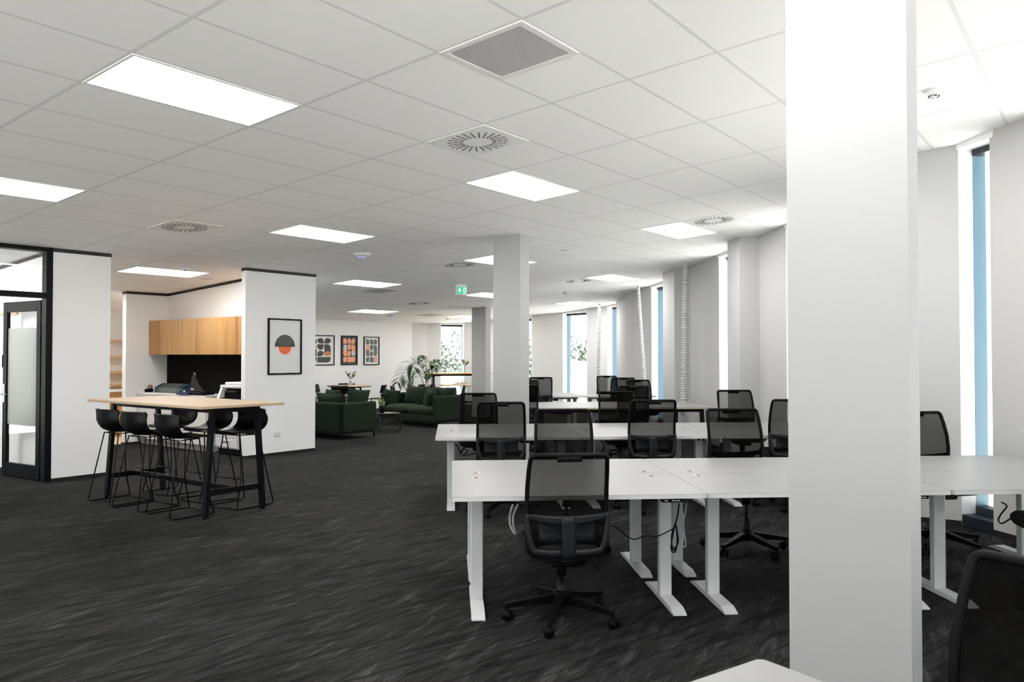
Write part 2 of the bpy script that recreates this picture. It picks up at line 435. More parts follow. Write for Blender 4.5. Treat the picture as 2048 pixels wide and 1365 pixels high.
# partition with the glazed screen, its end panel, and the office behind it
b = MB(); b.prism([AB(4.38, 10.38), AB(5.09, 10.38), AB(5.09, 10.48), AB(4.38, 10.48)], 0, lambda x, y: zc(x, y) - 0.035); struct(b.build('wall_left', WALL))
b = MB(); b.prism([AB(4.42, 10.48), AB(4.52, 10.48), AB(4.52, 16.6), AB(4.42, 16.6)], 0, lambda x, y: zc(x, y) - 0.035); struct(b.build('wall_office', WALL))
b = MB(); b.prism([AB(1.5, 10.38), AB(3.36, 10.38), AB(3.36, 10.5), AB(1.5, 10.5)], 0, lambda x, y: zc(x, y)); struct(b.build('wall_far_left', WALL))
b = MB(); b.prism([AB(1.5, 16.6), AB(4.42, 16.6), AB(4.42, 16.7), AB(1.5, 16.7)], 0, lambda x, y: zc(x, y)); struct(b.build('wall_office_back', WALL))
# copy niche: side wall, pinboard wall block, picture wall
b = MB(); b.prism([AB(6.97, 13.66), AB(8.44, 13.66), AB(8.44, 13.78), AB(6.97, 13.78)], 0, lambda x, y: zc(x, y) - 0.035); struct(b.build('wall_niche_side', WALL))
b = MB(); b.prism([AB(7.74, 10.50), AB(8.44, 10.50), AB(8.44, 13.66), AB(7.74, 13.66)], 0, lambda x, y: zc(x, y) - 0.035); struct(b.build('wall_niche_back', WALL))
b = MB(); b.prism([AB(7.12, 10.40), AB(8.44, 10.40), AB(8.44, 10.50), AB(7.12, 10.50)], 0, lambda x, y: zc(x, y) - 0.035); struct(b.build('wall_picture', WALL))
b = MB(); b.prism([AB(9.1, 13.66), AB(9.22, 13.66), AB(9.22, 16.6), AB(9.1, 16.6)], 0, lambda x, y: zc(x, y)); b.prism([AB(8.44, 13.66), AB(9.1, 13.66), AB(9.1, 13.78), AB(8.44, 13.78)], 0, lambda x, y: zc(x, y)); struct(b.build('wall_passage', WALL))
# black shadow-line trims at the tops, black skirtings at the feet
def trim(name, pts, lo):
    t = MB()
    for (a0, b0), (a1, b1) in pts:
        p, q = Vector(AB(a0, b0)), Vector(AB(a1, b1)); d = (q - p).normalized(); n_ = Vector((-d.y, d.x)) * 0.006
        poly = [tuple(p - n_ - d * .004), tuple(q - n_ + d * .004), tuple(q + n_ + d * .004), tuple(p + n_ - d * .004)]
        if lo: t.prism(poly, 0.0, 0.035)
        else: t.prism(poly, lambda x, y: zc(x, y) - 0.045, lambda x, y: zc(x, y) - 0.001)
    return struct(t.build(name, BTRIM))
segs = {'wall_left': [((4.38, 10.38), (5.09, 10.38)), ((5.09, 10.38), (5.09, 10.48))],
        'office': [((4.42, 10.48), (4.42, 16.6))],
        'niche': [((6.97, 13.66), (7.74, 13.66)), ((6.97, 13.66), (6.97, 13.78)), ((7.74, 13.66), (7.74, 10.5))],
        'picture': [((7.12, 10.40), (8.44, 10.40)), ((7.12, 10.40), (7.12, 10.50))]}
for k, (nm, s_) in enumerate(segs.items()):
    trim('trim_%d' % (k + 1), s_, False)
    trim('baseboard_' + nm.replace('wall_', ''), s_ if nm != 'niche' else s_[:2], True)
bb = MB()
for i in range(len(FAC) - 1):
    if i in WIN: continue
    p, q = Vector(FAC[i]), Vector(FAC[i + 1]); d = (q - p).normalized(); n_ = Vector((-d.y, d.x))
    bb.prism([tuple(p - n_ * 0.008), tuple(q - n_ * 0.008), tuple(q), tuple(p)], 0, 0.05)
struct(bb.build('baseboard_right', BTRIM))
bb = MB(); wallseg(bb, AB(8.46, 16.59), AB(17.05, 16.59), 0.012, 0, 0.05); struct(bb.build('baseboard_back', BTRIM))
# columns
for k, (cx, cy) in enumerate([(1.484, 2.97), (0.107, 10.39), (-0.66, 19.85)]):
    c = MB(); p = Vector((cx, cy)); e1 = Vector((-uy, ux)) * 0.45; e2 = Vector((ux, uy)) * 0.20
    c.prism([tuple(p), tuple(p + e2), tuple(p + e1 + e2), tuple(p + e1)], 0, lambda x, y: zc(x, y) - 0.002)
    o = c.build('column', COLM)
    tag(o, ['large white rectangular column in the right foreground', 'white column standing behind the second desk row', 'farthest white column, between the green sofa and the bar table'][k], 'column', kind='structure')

# timber plank floor in the passage
b = MB(); b.prism([AB(4.53, 13.79), AB(9.09, 13.79), AB(9.09, 16.58), AB(4.53, 16.58)], 0.0, 0.008); struct(b.build('floor_passage', WOODFL))

# glazed screen: mullion, transom, head; fanlight pane
g = MB()
g.prism([AB(4.305, 10.37), AB(4.38, 10.37), AB(4.38, 10.49), AB(4.305, 10.49)], 0, lambda x, y: zc(x, y))
g.prism([AB(3.36, 10.37), AB(3.42, 10.37), AB(3.42, 10.49), AB(3.36, 10.49)], 0, lambda x, y: zc(x, y))
g.prism([AB(3.42, 10.38), AB(4.305, 10.38), AB(4.305, 10.48), AB(3.42, 10.48)], 2.245, 2.31)
g.prism([AB(3.36, 10.375), AB(4.38, 10.375), AB(4.38, 10.485), AB(3.36, 10.485)], lambda x, y: zc(x, y) - 0.05, lambda x, y: zc(x, y) - 0.001)
scr = struct(g.build('door_frame', BLACK))
g = MB(); g.prism([AB(3.42, 10.425), AB(4.305, 10.425), AB(4.305, 10.435), AB(3.42, 10.435)], 2.31, lambda x, y: zc(x, y) - 0.05); g.build('fanlight_pane', GLASS, scr)
# door leaf, open at right angles into the office (local x along the leaf from the hinge, y thickness)
hx, hy = AB(4.325, 10.52)
dvec = Vector(AB(4.24, 11.40)) - Vector((hx, hy)); DL = dvec.length
DM = T(hx, hy, 0) @ Rz(math.atan2(dvec.y, dvec.x))
g = MB(); H = 2.215
g.box((0.045, 0, H / 2 + .01), (0.09, 0.045, H), DM, .003); g.box((DL - 0.045, 0, H / 2 + .01), (0.09, 0.045, H), DM, .003)
g.box((DL / 2, 0, H - 0.055), (DL - .18, 0.044, 0.13), DM, .003); g.box((DL / 2, 0, 0.095), (DL - .18, 0.044, 0.17), DM, .003)
door = struct(g.build('door_1', BLACK))
for z in (0.25, 1.1, 1.98):
    h_ = MB(); h_.box((-0.02, 0.0, z), (0.05, 0.03, 0.10), DM, .003); h_.build('hinge', PLB, door)
g = MB(); g.box((DL / 2, 0, 1.28), (DL - .18, 0.008, 1.22), DM); g.build('frosted_pane', FROST, door)
g = MB(); g.box((DL / 2, 0, 2.01), (DL - .18, 0.008, 0.22), DM); g.box((DL / 2, 0, 0.425), (DL - .18, 0.008, 0.47), DM); g.build('clear_pane', GLASS, door)
for s in (-1, 1):
    g = MB(); g.box((DL - 0.045, s * 0.027, 1.06), (0.035, 0.01, 0.24), DM, .003)
    g.tube([(DL - 0.045, s * 0.03, 1.05), (DL - 0.045, s * 0.065, 1.05), (DL - 0.16, s * 0.065, 1.05)], 0.009, 8, M=DM)
    g.build('door_handle', CHROME, door)
g = MB(); g.box((DL + 0.012, 0, 1.47), (0.02, 0.05, 0.16), DM, .003); g.build('door_catch', PLB, door)
g = MB(); p, q = AB(4.40, 11.45), AB(4.40, 12.6); g.beam((*p, 2.10), (*q, 2.10), 0.03, 0.03); tag(g.build('wall_rail', OAKE), 'slim timber rail on the office wall past the open glass door', 'rail')

# ------------------------------------------------------------------ ceiling things
def on_ceiling(px_or_xy, drop=0.0):
    x, y = px_or_xy
    return (x, y, zc(x, y) - drop)
LP = MATS.get('x') or emit('lit_diffuser', (1.0, 0.985, 0.96), LAMP)
FRW = mat('white_luminaire_frame', (0.86, 0.84, 0.83), 0.5, noise=0.01)
def cell(i0, j0, i1, j1, inset=0.012, drop=0.004, hgt=0.012):
    a, b2, c, d_ = G(i0, j0), G(i1, j0), G(i1, j1), G(i0, j1)
    cx = sum(p[0] for p in (a, b2, c, d_)) / 4; cy = sum(p[1] for p in (a, b2, c, d_)) / 4
    P = []
    for p in (a, b2, c, d_):
        v = Vector((p[0] - cx, p[1] - cy)); sx = v.dot(Vector((ux, uy))); sy = v.dot(Vector((-uy, ux)))
        sx -= math.copysign(inset, sx); sy -= math.copysign(inset, sy)
        P.append((sx * ux - sy * uy, sx * uy + sy * ux))
    return (cx, cy), P
def slope(cx, cy, x, y): return 0.0518 * x - 0.0362 * y
def light(i, j, label, group='recessed ceiling light panels'):
    (cx, cy), P0 = cell(i, j, i + 1, j + 1, 0.008)
    _, P1 = cell(i, j, i + 1, j + 1, 0.026)
    t = thing('ceiling_light', label, 'ceiling light', (cx, cy, zc(cx, cy)), 0, group)
    f = MB()
    for k in range(4):
        a, b_, c, d_ = P0[k], P0[(k + 1) % 4], P1[(k + 1) % 4], P1[k]
        f.prism([a, b_, c, d_], lambda x, y: slope(0, 0, x, y) - 0.006, lambda x, y: slope(0, 0, x, y) + 0.002)
    f.build('frame', FRW, t)
    dd = MB(); dd.prism(P1, lambda x, y: slope(0, 0, x, y) - 0.004, lambda x, y: slope(0, 0, x, y) + 0.0); dd.build('diffuser', LP, t)
    return t
lights = [
 (0, 0, 'largest recessed light panel, high on the left of the ceiling'),
 (0, 5, 'light panel cut by the left edge of the picture'),
 (3, 0, 'bright light panel near the ceiling centre, below the slotted diffuser'),
 (3, 5, 'light panel in front of the picture wall, before the white access point'),
 (3, 11, 'light panel over the copy niche beside the smoke detector'),
 (6, 0, 'light panel beside the slotted diffuser near the windows on the right'),
 (6, 5, 'light panel partly hidden by the middle white column'),
 (6, 10, 'light panel just right of the picture wall, beside a grey grille'),
 (9, 5, 'light panel right of the middle column above the mesh chairs'),
 (9, 10, 'light panel below the green exit sign'),
 (9, 16, 'light panel above the framed prints on the far wall'),
 (12, 10, 'small far light panel above the second tall window'),
 (12, 16, 'light panel left of the farthest column'),
 (12, 21, 'thin light panel closest to the far wall corner'),
 (9, 21, 'sliver of light panel just past the picture wall edge'),
 (-3, 0, 'added light panel above and left of the camera, outside the picture'),  # from here on, panels added out of view to brighten the room
 (-3, 5, 'added light panel over the left passage, outside the picture'),
 (0, -6, 'added light panel above the near desks, outside the picture'),
 (3, -5, 'added light panel hidden behind the foreground column'),
 (0, 11, 'added light panel of the glazed office at the far left, out of sight'),  # added unseen to brighten the office partition behind the glass door
 (0, 16, 'added light panel deep in the glazed office, out of sight'),
 (6, 16, 'added light panel of the lounge hidden behind the picture wall'),  # unseen lounge and passage panels added to lift the dark far end
 (6, 21, 'added light panel of the lounge nearest the passage, out of sight'),
 (3, 16, 'added light panel in the passage hidden by the white end wall'),
 (3, 21, 'added light panel deep in the passage, out of sight'),
 (-3, -6, 'added light panel behind the camera on the window side'),
]
for a in lights: light(*a)

GRILLE = mat('perforated_grille', (0.20, 0.20, 0.19), 0.6)
def grille_mat():
    m, N, L = nt('eggcrate_grille'); b_ = N['Principled BSDF']; b_.inputs['Roughness'].default_value = 0.6
    uv = N.new('ShaderNodeTexCoord'); mp = N.new('ShaderNodeMapping'); mp.inputs['Rotation'].default_value = (0, 0, -TH); mp.inputs['Scale'].default_value = (70, 70, 70)
    L.new(uv.outputs['Object'], mp.inputs[0]); sp = N.new('ShaderNodeSeparateXYZ'); L.new(mp.outputs[0], sp.inputs[0])
    o = []
    for k in (0, 1):
        f = N.new('ShaderNodeMath'); f.operation = 'FRACT'; L.new(sp.outputs[k], f.inputs[0])
        g_ = N.new('ShaderNodeMath'); g_.operation = 'GREATER_THAN'; L.new(f.outputs[0], g_.inputs[0]); g_.inputs[1].default_value = 0.45; o.append(g_.outputs[0])
    mn = N.new('ShaderNodeMath'); mn.operation = 'MULTIPLY'; L.new(o[0], mn.inputs[0]); L.new(o[1], mn.inputs[1])
    mx = N.new('ShaderNodeMix'); mx.data_type = 'RGBA'; mx.inputs[6].default_value = (0.70, 0.70, 0.68, 1); mx.inputs[7].default_value = (0.06, 0.06, 0.055, 1)
    L.new(mn.outputs[0], mx.inputs[0]); L.new(mx.outputs[2], b_.inputs['Base Color'])
    return m
EGG = grille_mat()
def grille(i0, j0, label):
    (cx, cy), P0 = cell(i0, j0, i0 + 0.5, j0 + 1, 0.006); _, P1 = cell(i0, j0, i0 + 0.5, j0 + 1, 0.045)
    t = thing('return_air_grille', label, 'ceiling vent', (cx, cy, zc(cx, cy)), 0, 'square ceiling air grilles')
    f = MB()
    for k in range(4):
        f.prism([P0[k], P0[(k + 1) % 4], P1[(k + 1) % 4], P1[k]], lambda x, y: slope(0, 0, x, y) - 0.008, lambda x, y: slope(0, 0, x, y))
    f.build('frame', FRW, t)
    c = MB(); c.prism(P1, lambda x, y: slope(0, 0, x, y) - 0.005, lambda x, y: slope(0, 0, x, y)); c.build('grille_core', EGG, t)
grille(1, -3, 'large square perforated air grille at the top centre')
grille(7, 11, 'small grey air grille next to a light panel, left of centre')
grille(11, 16, 'tiny grey air grille above the green sofas')
DIFF = mat('diffuser_plate_white', (0.88, 0.89, 0.87), 0.5, noise=0.01)
SLOT = mat('diffuser_slot_dark', (0.12, 0.11, 0.10), 0.6, noise=0.2)
def swirl(i0, j0, label, di=0.5):
    (cx, cy), P0 = cell(i0, j0, i0 + di, j0 + 1, 0.008)
    t = thing('swirl_diffuser', label, 'ceiling vent', (cx, cy, zc(cx, cy)), 0, 'slotted swirl air diffusers')
    f = MB(); f.prism(P0, lambda x, y: slope(0, 0, x, y) - 0.006, lambda x, y: slope(0, 0, x, y)); pl = f.build('plate', DIFF, t)
    s = MB(); Mt = Matrix(((1, 0, 0, 0), (0, 1, 0, 0), (0.0518, -0.0362, 1, -0.0075), (0, 0, 0, 1)))
    for k in range(24):
        a = 2 * math.pi * k / 24
        for rr in (0.135, 0.18, 0.225):
            s.box((rr, 0.018, 0), (0.036, 0.009, 0.003), Mt @ Rz(a))
    s.build('slots', SLOT, t)
swirl(2, -1, 'nearest slotted swirl diffuser, right of the largest light')
swirl(2, 6, 'slotted swirl diffuser on the left, tinted by the timber cupboard')
swirl(6, -1, 'pale slotted swirl diffuser beside a light near the windows')
swirl(6, 6, 'slotted swirl diffuser left of the middle column')
swirl(9, 6, 'faint swirl diffuser right of the middle column')
swirl(9, 13, 'small far swirl diffuser over the lounge')

WPL = mat('white_device_plastic', (0.76, 0.77, 0.79), 0.4, noise=0.01)
DOT = mat('dark_slot', (0.02, 0.018, 0.018), 0.6, noise=0.1)
BLUEL = emit('blue_status_light', (0.35, 0.38, 1.0), 0.8)
def dome(x, y, r, name, label, cat, group=None, led=False, h=0.05):
    t = thing(name, label, cat, (x, y, zc(x, y) - 0.001), 0, group)
    b_ = MB(); b_.lathe([(r, 0.004), (r * 1.0, -h * .3), (r * 0.8, -h * .75), (r * 0.45, -h), (0.002, -h)], 24); b_.build('housing', WPL, t)
    s = MB()
    if led: s.lathe([(r * .5, -h * .97), (r * .42, -h - 0.004), (0.002, -h - 0.004)], 20); s.build('status_light', BLUEL, t)
    else:
        for k in range(6): s.box((r * .62, 0, -h * .93), (r * .12, r * .42, h * .12), Rz(k * math.pi / 3 + .3))
        s.build('sensing_slots', DOT, t)
dome(-2.13, 11.24, 0.12, 'access_point', 'white domed access point with blue light, near the picture wall', 'access point', 'ceiling access points', True)
dome(-3.17, 20.8, 0.12, 'access_point', 'small far white dome on the ceiling over the sofas', 'access point', 'ceiling access points', True)
dome(-4.8, 11.68, 0.055, 'smoke_detector', 'white smoke detector beside the light over the copy niche', 'smoke detector', 'smoke detectors')
dome(3.05, 5.71, 0.055, 'smoke_detector', 'white smoke detector at the upper right, past the big column', 'smoke detector', 'smoke detectors')
dome(1.19, 17.4, 0.06, 'smoke_detector', 'small smoke detector right of the middle column', 'smoke detector', 'smoke detectors')
dome(-1.78, 22.4, 0.07, 'smoke_detector', 'farthest detector, above the tall window with trees', 'smoke detector', 'smoke detectors')
for x, y, lb in ((-4.96, 12.9, 'flush round ceiling plate below the copy niche light'), (0.82, 11.95, 'flush round ceiling plate right of the middle column')):
    b_ = MB(); b_.lathe([(0.09, 0.0), (0.088, -0.006), (0.002, -0.007)], 24); o = b_.build('ceiling_plate', WPL)
    o.location = on_ceiling((x, y)); tag(o, lb, 'ceiling plate', 'flush ceiling plates')

# exit sign (faces the open floor)
ex, ey = -0.97, 15.2
GRN = emit('exit_green', (0.0, 0.60, 0.30), 0.55)
EWH = emit('exit_white', (1, 1, 1), 0.45)
sg = thing('exit_sign', 'green running man exit sign with left arrow hanging from the ceiling', 'exit sign', (ex, ey, zc(ex, ey)), TH)
b_ = MB(); b_.box((0, 0, -0.03), (0.26, 0.06, 0.05), bev=.004); b_.build('mount', WPL, sg)
b_ = MB(); b_.box((0, 0, -0.125), (0.29, 0.045, 0.17), bev=.004); sb = b_.build('sign_body', WPL, sg)
b_ = MB(); b_.box((0, -0.024, -0.12), (0.27, 0.003, 0.135)); b_.build('green_panel', GRN, sb)
s = MB()
def flat(mb, pts, y, th=0.002, M=None):
    n_ = len(pts)
    mb.add([(x, y, z) for x, z in pts] + [(x, y + th, z) for x, z in pts],
           [tuple(range(n_)), tuple(range(2 * n_ - 1, n_ - 1, -1))] + [(i, n_ + i, n_ + (i + 1) % n_, (i + 1) % n_) for i in range(n_)], False, M)
s2 = [(-0.12, -0.115), (-0.085, -0.068), (-0.055, -0.068), (-0.072, -0.100), (-0.02, -0.100), (-0.02, -0.128), (-0.072, -0.128), (-0.05, -0.168), (-0.082, -0.168)]
flat(s, s2, -0.028); flat(s, [(0.025, -0.183), (0.025, -0.062), (0.115, -0.062), (0.115, -0.183)], -0.028); s.build('arrow_and_door', EWH, sb)
s = MB()
flat(s, [(0.058 + 0.011 * math.cos(a), -0.079 + 0.011 * math.sin(a)) for a in [k * math.pi / 5 for k in range(10)]], -0.031)
flat(s, [(0.05, -0.093), (0.075, -0.093), (0.085, -0.13), (0.07, -0.14), (0.058, -0.115)], -0.031)
flat(s, [(0.05, -0.095), (0.056, -0.10), (0.045, -0.118), (0.03, -0.12), (0.03, -0.113), (0.042, -0.11)], -0.031)
flat(s, [(0.07, -0.132), (0.085, -0.128), (0.09, -0.155), (0.11, -0.165), (0.108, -0.173), (0.083, -0.165)], -0.031)
flat(s, [(0.068, -0.135), (0.078, -0.14), (0.066, -0.165), (0.058, -0.183), (0.05, -0.183), (0.058, -0.16)], -0.031)
s.build('running_figure', GRN, sb)

# ------------------------------------------------------------------ office chairs
def back_y(z):                       # side profile of the backrest
    t = (z - 0.40) / 0.585
    return -0.175 - 0.02 * math.cos(t * 5.2) - 0.075 * t * t
def back_w(z):
    t = (z - 0.40) / 0.585
    return 0.222 + 0.014 * math.sin(min(1, max(0, t)) * 2.4) - 0.014 * t
def make_chair():
    t = thing('office_chair', 'tmp', 'office chair')
    z0, z1 = 0.42, 0.985
    # seat
    s = MB()
    def seat(u, v):
        a = 2 * math.pi * u; n_ = 4.5
        rx = 0.245 * abs(math.cos(a)) ** (2 / n_) * math.copysign(1, math.cos(a)); ry = 0.24 * abs(math.sin(a)) ** (2 / n_) * math.copysign(1, math.sin(a))
        prof = [(0.0, 0.375), (0.80, 0.375), (0.93, 0.395), (1.0, 0.43), (0.985, 0.462), (0.90, 0.480), (0.0, 0.474)]
        r_, z = prof[int(round(v * 6))]
        zz = z - (0.02 * max(0, ry * r_ / 0.24) ** 3 if z > 0.42 else 0)
        return (rx * r_, 0.035 + ry * r_, zz)
    s.grid(seat, 36, 6); s.build('seat', FABB, t)
    # outer frame of the back
    pts = []
    def corner(cx, cz, r_, a0, a1, k=5):
        return [(cx + r_ * math.cos(R(a0 + (a1 - a0) * i / k)), cz + r_ * math.sin(R(a0 + (a1 - a0) * i / k))) for i in range(k + 1)]
    out = corner(back_w(z1) - .028, z1 - .028, .028, 0, 90) + corner(-back_w(z1) + .028, z1 - .028, .028, 90, 180)
    out += [(-back_w(z), z) for z in (0.9, 0.8, 0.7, 0.6, 0.52)] + corner(-0.165, z0 + .06, .062, 180, 270) + corner(0.165, z0 + .06, .062, 270, 360) + [(back_w(z), z) for z in (0.52, 0.6, 0.7, 0.8, 0.9)]
    f = MB(); f.tube([(x, back_y(z) - 0.002, z) for x, z in out], 0.0130, 8, True, flat=1.15)
    f.shell(lambda u, v: ((u - .5) * 0.14, back_y(z1 - .012) - 0.02 + 0.0 * v, z1 - 0.004 - v * 0.03), 6, 2, 0.016)
    f.build('back_frame', PLB, t)
    m = MB()
    def panel(u, v):
        z = z0 + 0.008 + (z1 - z0 - 0.016) * v
        wd = back_w(z) - 0.004
        if v < 0.16: wd *= 0.80 + 0.20 * math.sqrt(max(0, 1 - (1 - v / .16) ** 2))
        return ((u * 2 - 1) * wd, back_y(z) + 0.012 * (1 - (u * 2 - 1) ** 2), z)
    m.grid(panel, 12, 16); m.build('back_mesh', MESH, t)
    # grey U-shaped rim, curved cross band and central spine
    r_ = MB()
    rim = [(-0.240, 0.655), (-0.240, 0.60), (-0.237, 0.54), (-0.228, 0.475), (-0.200, 0.425), (-0.12, 0.412), (0, 0.410), (0.12, 0.412), (0.200, 0.425), (0.228, 0.475), (0.237, 0.54), (0.240, 0.60), (0.240, 0.655)]
    rin = [(-0.222, 0.655), (-0.216, 0.60), (-0.207, 0.55), (-0.196, 0.50), (-0.182, 0.462), (-0.11, 0.452), (0, 0.450), (0.11, 0.452), (0.182, 0.462), (0.196, 0.50), (0.207, 0.55), (0.216, 0.60), (0.222, 0.655)]
    def rimf(u, v):
        k = u * 12; i = min(11, int(k)); q = k - i
        a = [rim[i][j] * (1 - q) + rim[i + 1][j] * q for j in (0, 1)]; b_ = [rin[i][j] * (1 - q) + rin[i + 1][j] * q for j in (0, 1)]
        x = a[0] * (1 - v) + b_[0] * v; z = a[1] * (1 - v) + b_[1] * v
        return (x, back_y(z) - 0.026, z)
    r_.shell(rimf, 24, 2, 0.014); r_.build('lower_rim', PLG, t)
    c = MB()
    def band(u, v):
        x = (u * 2 - 1); zt = 0.640 + 0.016 * x * x; hh = 0.055 - 0.030 * x * x
        return (x * 0.240, back_y(zt) - 0.045 + 0.022 * x * x, zt - hh * v)
    c.shell(band, 20, 3, 0.016); c.build('cross_band', PLG, t)
    c = MB()
    def spine(u, v):
        z = 0.635 - 0.235 * v; return ((u - .5) * (0.080 - 0.008 * v), back_y(max(z, .42)) - 0.048 - 0.006 * math.cos((u - .5) * 3) + 0.012 * v, z)
    c.shell(spine, 6, 8, 0.020); c.beam((0, -0.20, 0.395), (0, 0.02, 0.36), 0.07, 0.03); c.build('spine', PLG, t)
    # lumbar pad with its nested ribs
    l = MB(); l.shell(lambda u, v: ((u * 2 - 1) * 0.165, back_y(0.5 + .13 * v) - 0.008, 0.485 + 0.135 * v), 8, 4, 0.006)
    for sx in (-1, 1):
        for k in range(3):
            a = 0.055; b_ = 0.150 - k * 0.016; zt = 0.60; zb = 0.552 + k * 0.012
            P = [(sx * a, zb - 0.006), (sx * (b_ - .012), zb), (sx * b_, zb + .012), (sx * b_, zt - 0.002)]
            l.tube([(x, back_y(z) - 0.017, z) for x, z in P], 0.0028, 5)
    l.tube([(x, back_y(.525) - 0.016, 0.525) for x in (-0.115, 0.115)], 0.003, 5)
    l.build('lumbar_pad', PLG, t)
    # mechanism, lever, gas lift
    m2 = MB(); m2.box((0, 0.0, 0.352), (0.15, 0.24, 0.05), bev=.012); m2.tube([(0, 0, 0.33), (0, 0, 0.255)], 0.032, 14); m2.build('tilt_mechanism', PLB, t)
    m2 = MB(); m2.tube([(0.06, -0.02, 0.355), (0.17, -0.03, 0.352), (0.195, -0.035, 0.335), (0.205, -0.04, 0.315)], 0.006, 6)
    m2.add([(0.195, -0.045, 0.322), (0.215, -0.045, 0.322), (0.225, -0.04, 0.262), (0.205, -0.04, 0.262), (0.195, -0.033, 0.322), (0.215, -0.033, 0.322), (0.225, -0.028, 0.262), (0.205, -0.028, 0.262)],
           [(0, 1, 2, 3), (7, 6, 5, 4), (0, 4, 5, 1), (1, 5, 6, 2), (2, 6, 7, 3), (3, 7, 4, 0)])
    m2.build('tilt_lever', PLG, t)
    g_ = MB(); g_.tube([(0, 0, 0.10), (0, 0, 0.215)], 0.027, 14); g_.tube([(0, 0, 0.20), (0, 0, 0.33)], 0.014, 12); g_.build('gas_lift', PLG, t)
    s = MB(); s.lathe([(0.045, 0.085), (0.052, 0.10), (0.046, 0.15), (0.03, 0.165)], 18)
    for k in range(5):
        M = Rz(R(34 + 72 * k))
        s.add([(0.03, -0.026, 0.150), (0.03, 0.026, 0.150), (0.335, 0.015, 0.095), (0.335, -0.015, 0.095),
               (0.03, -0.020, 0.095), (0.03, 0.020, 0.095), (0.335, 0.012, 0.068), (0.335, -0.012, 0.068)],
              [(0, 3, 2, 1), (4, 5, 6, 7), (0, 1, 5, 4), (1, 2, 6, 5), (2, 3, 7, 6), (3, 0, 4, 7)], False, M)
    s.build('star_base', PLB, t)
    for k in range(5):
        M = Rz(R(34 + 72 * k)) @ T(0.325, 0, 0) @ Rz(R([20, 75, -40, 110, 160][k]))
        c = MB(); c.tube([(0, 0, 0.075), (0, 0, 0.045)], 0.009, 8, M=M); c.box((-0.012, 0, 0.046), (0.036, 0.020, 0.020), M, .004)
        ca = c.build('caster', PLB, t)
        c = MB()
        for sy in (-1, 1):
            c.tube([(-0.014, sy * 0.012, 0.030), (-0.014, sy * 0.027, 0.030)], 0.0295, 18, M=M)
        c.build('wheels', PLB, ca)
    return t
def chair_lift(t, dz):                # pull the gas lift up: everything over the star base rises
    for k in kids(t):
        nm = k.name.split('.')[0]
        if nm not in ('star_base', 'caster', 'gas_lift'): k.location.z += dz
        if nm == 'gas_lift': k.scale.z = 1 + dz / 0.33; k.location.z = -0.10 * dz / 0.33
def mesh_of(t): return t
proto_low = make_chair()
PH = R(4.3)
first = [True]
def place_chair(x, y, rz, lift, label, group, base_turn=None):
    t = proto_low if first[0] else dup(proto_low)
    first[0] = False
    t.location = (x, y, 0); t.rotation_euler = (0, 0, rz)
    t['label'] = label; t['group'] = group
    if lift: chair_lift(t, lift)
    return t
G1 = 'black mesh office chairs at the first desk row'; G2 = 'black mesh office chairs at the second desk row'; G3 = 'black mesh office chairs at the two far desk rows'
tasks = [
 (0.29, 4.69, PH + R(2), 0, 'nearest full black mesh office chair, seen from behind at front desk', G1),
 (at(1132, 6.25), 6.22, math.pi + PH - R(2), 0.11, 'mesh chair facing the camera across the first desk row, left one', G1),
 (at(1478, 6.5), 6.32, math.pi + PH + R(5), 0.11, 'mesh chair facing the camera behind the first row, just left of big column', G1),
 (at(1848, 6.6), 6.38, math.pi + PH + R(6), 0.08, 'mesh chair showing to the right of the foreground column', G1),
 (3.40, 4.86, PH, 0.085, 'office chair at the right edge, only its seat front showing', G1),
 (at(1001.5, 7.68), 7.86, PH - R(3), 0.105, 'second row chair seen from behind, nearest the desk end on the left', G2),
 (at(1302, 7.8), 8.03, PH, 0.115, 'second row chair seen from behind, with its spine between two white desks', G2),
 (at(1592, 7.85), 8.12, PH - R(7), 0.115, 'second row chair cut off by the foreground column', G2),
 (at(959, 9.75), 9.55, math.pi + PH, 0.085, 'chair facing the camera next to the green two seat sofa', G2),
 (at(1236, 10.0), 9.78, math.pi + PH, 0.095, 'dark chair facing the camera behind the second row, middle', G2),
 (at(1477, 10.0), 9.86, math.pi + PH + R(2), 0.11, 'chair facing the camera before the tall window slit, right of the ply table', G2),
 (at(1043, 12.1), 12.2, PH, 0.11, 'chair beside the middle column, at the ply edged table', G3),
 (at(1265, 12.1), 12.25, PH - R(4), 0.095, 'chair seen from behind at the ply edged table', G3),
 (at(1054, 14.5), 14.3, math.pi + PH, 0.095, 'chair half hidden beside the middle column, beyond the ply edged table', G3),
 (at(1282, 14.5), 14.28, math.pi + PH + R(8), 0.105, 'chair facing the camera beyond the ply edged table, by the third window', G3),
 (at(1079, 15.5), 15.7, PH, 0.13, 'far chair with its back square to us, right of the middle column', G3),
 (at(1246, 15.5), 15.7, PH - R(6), 0.12, 'far chair leaning left at the last desk row', G3),
 (at(1214, 17.9), 17.55, math.pi + PH, 0.095, 'farthest mesh chair, pale against the window wall', G3),
]
for a in tasks: place_chair(*a)
place_chair(1.06, 1.66, R(125), 0.065, 'blurred black mesh office chair in the bottom right corner', 'black mesh office chair by the near desk')

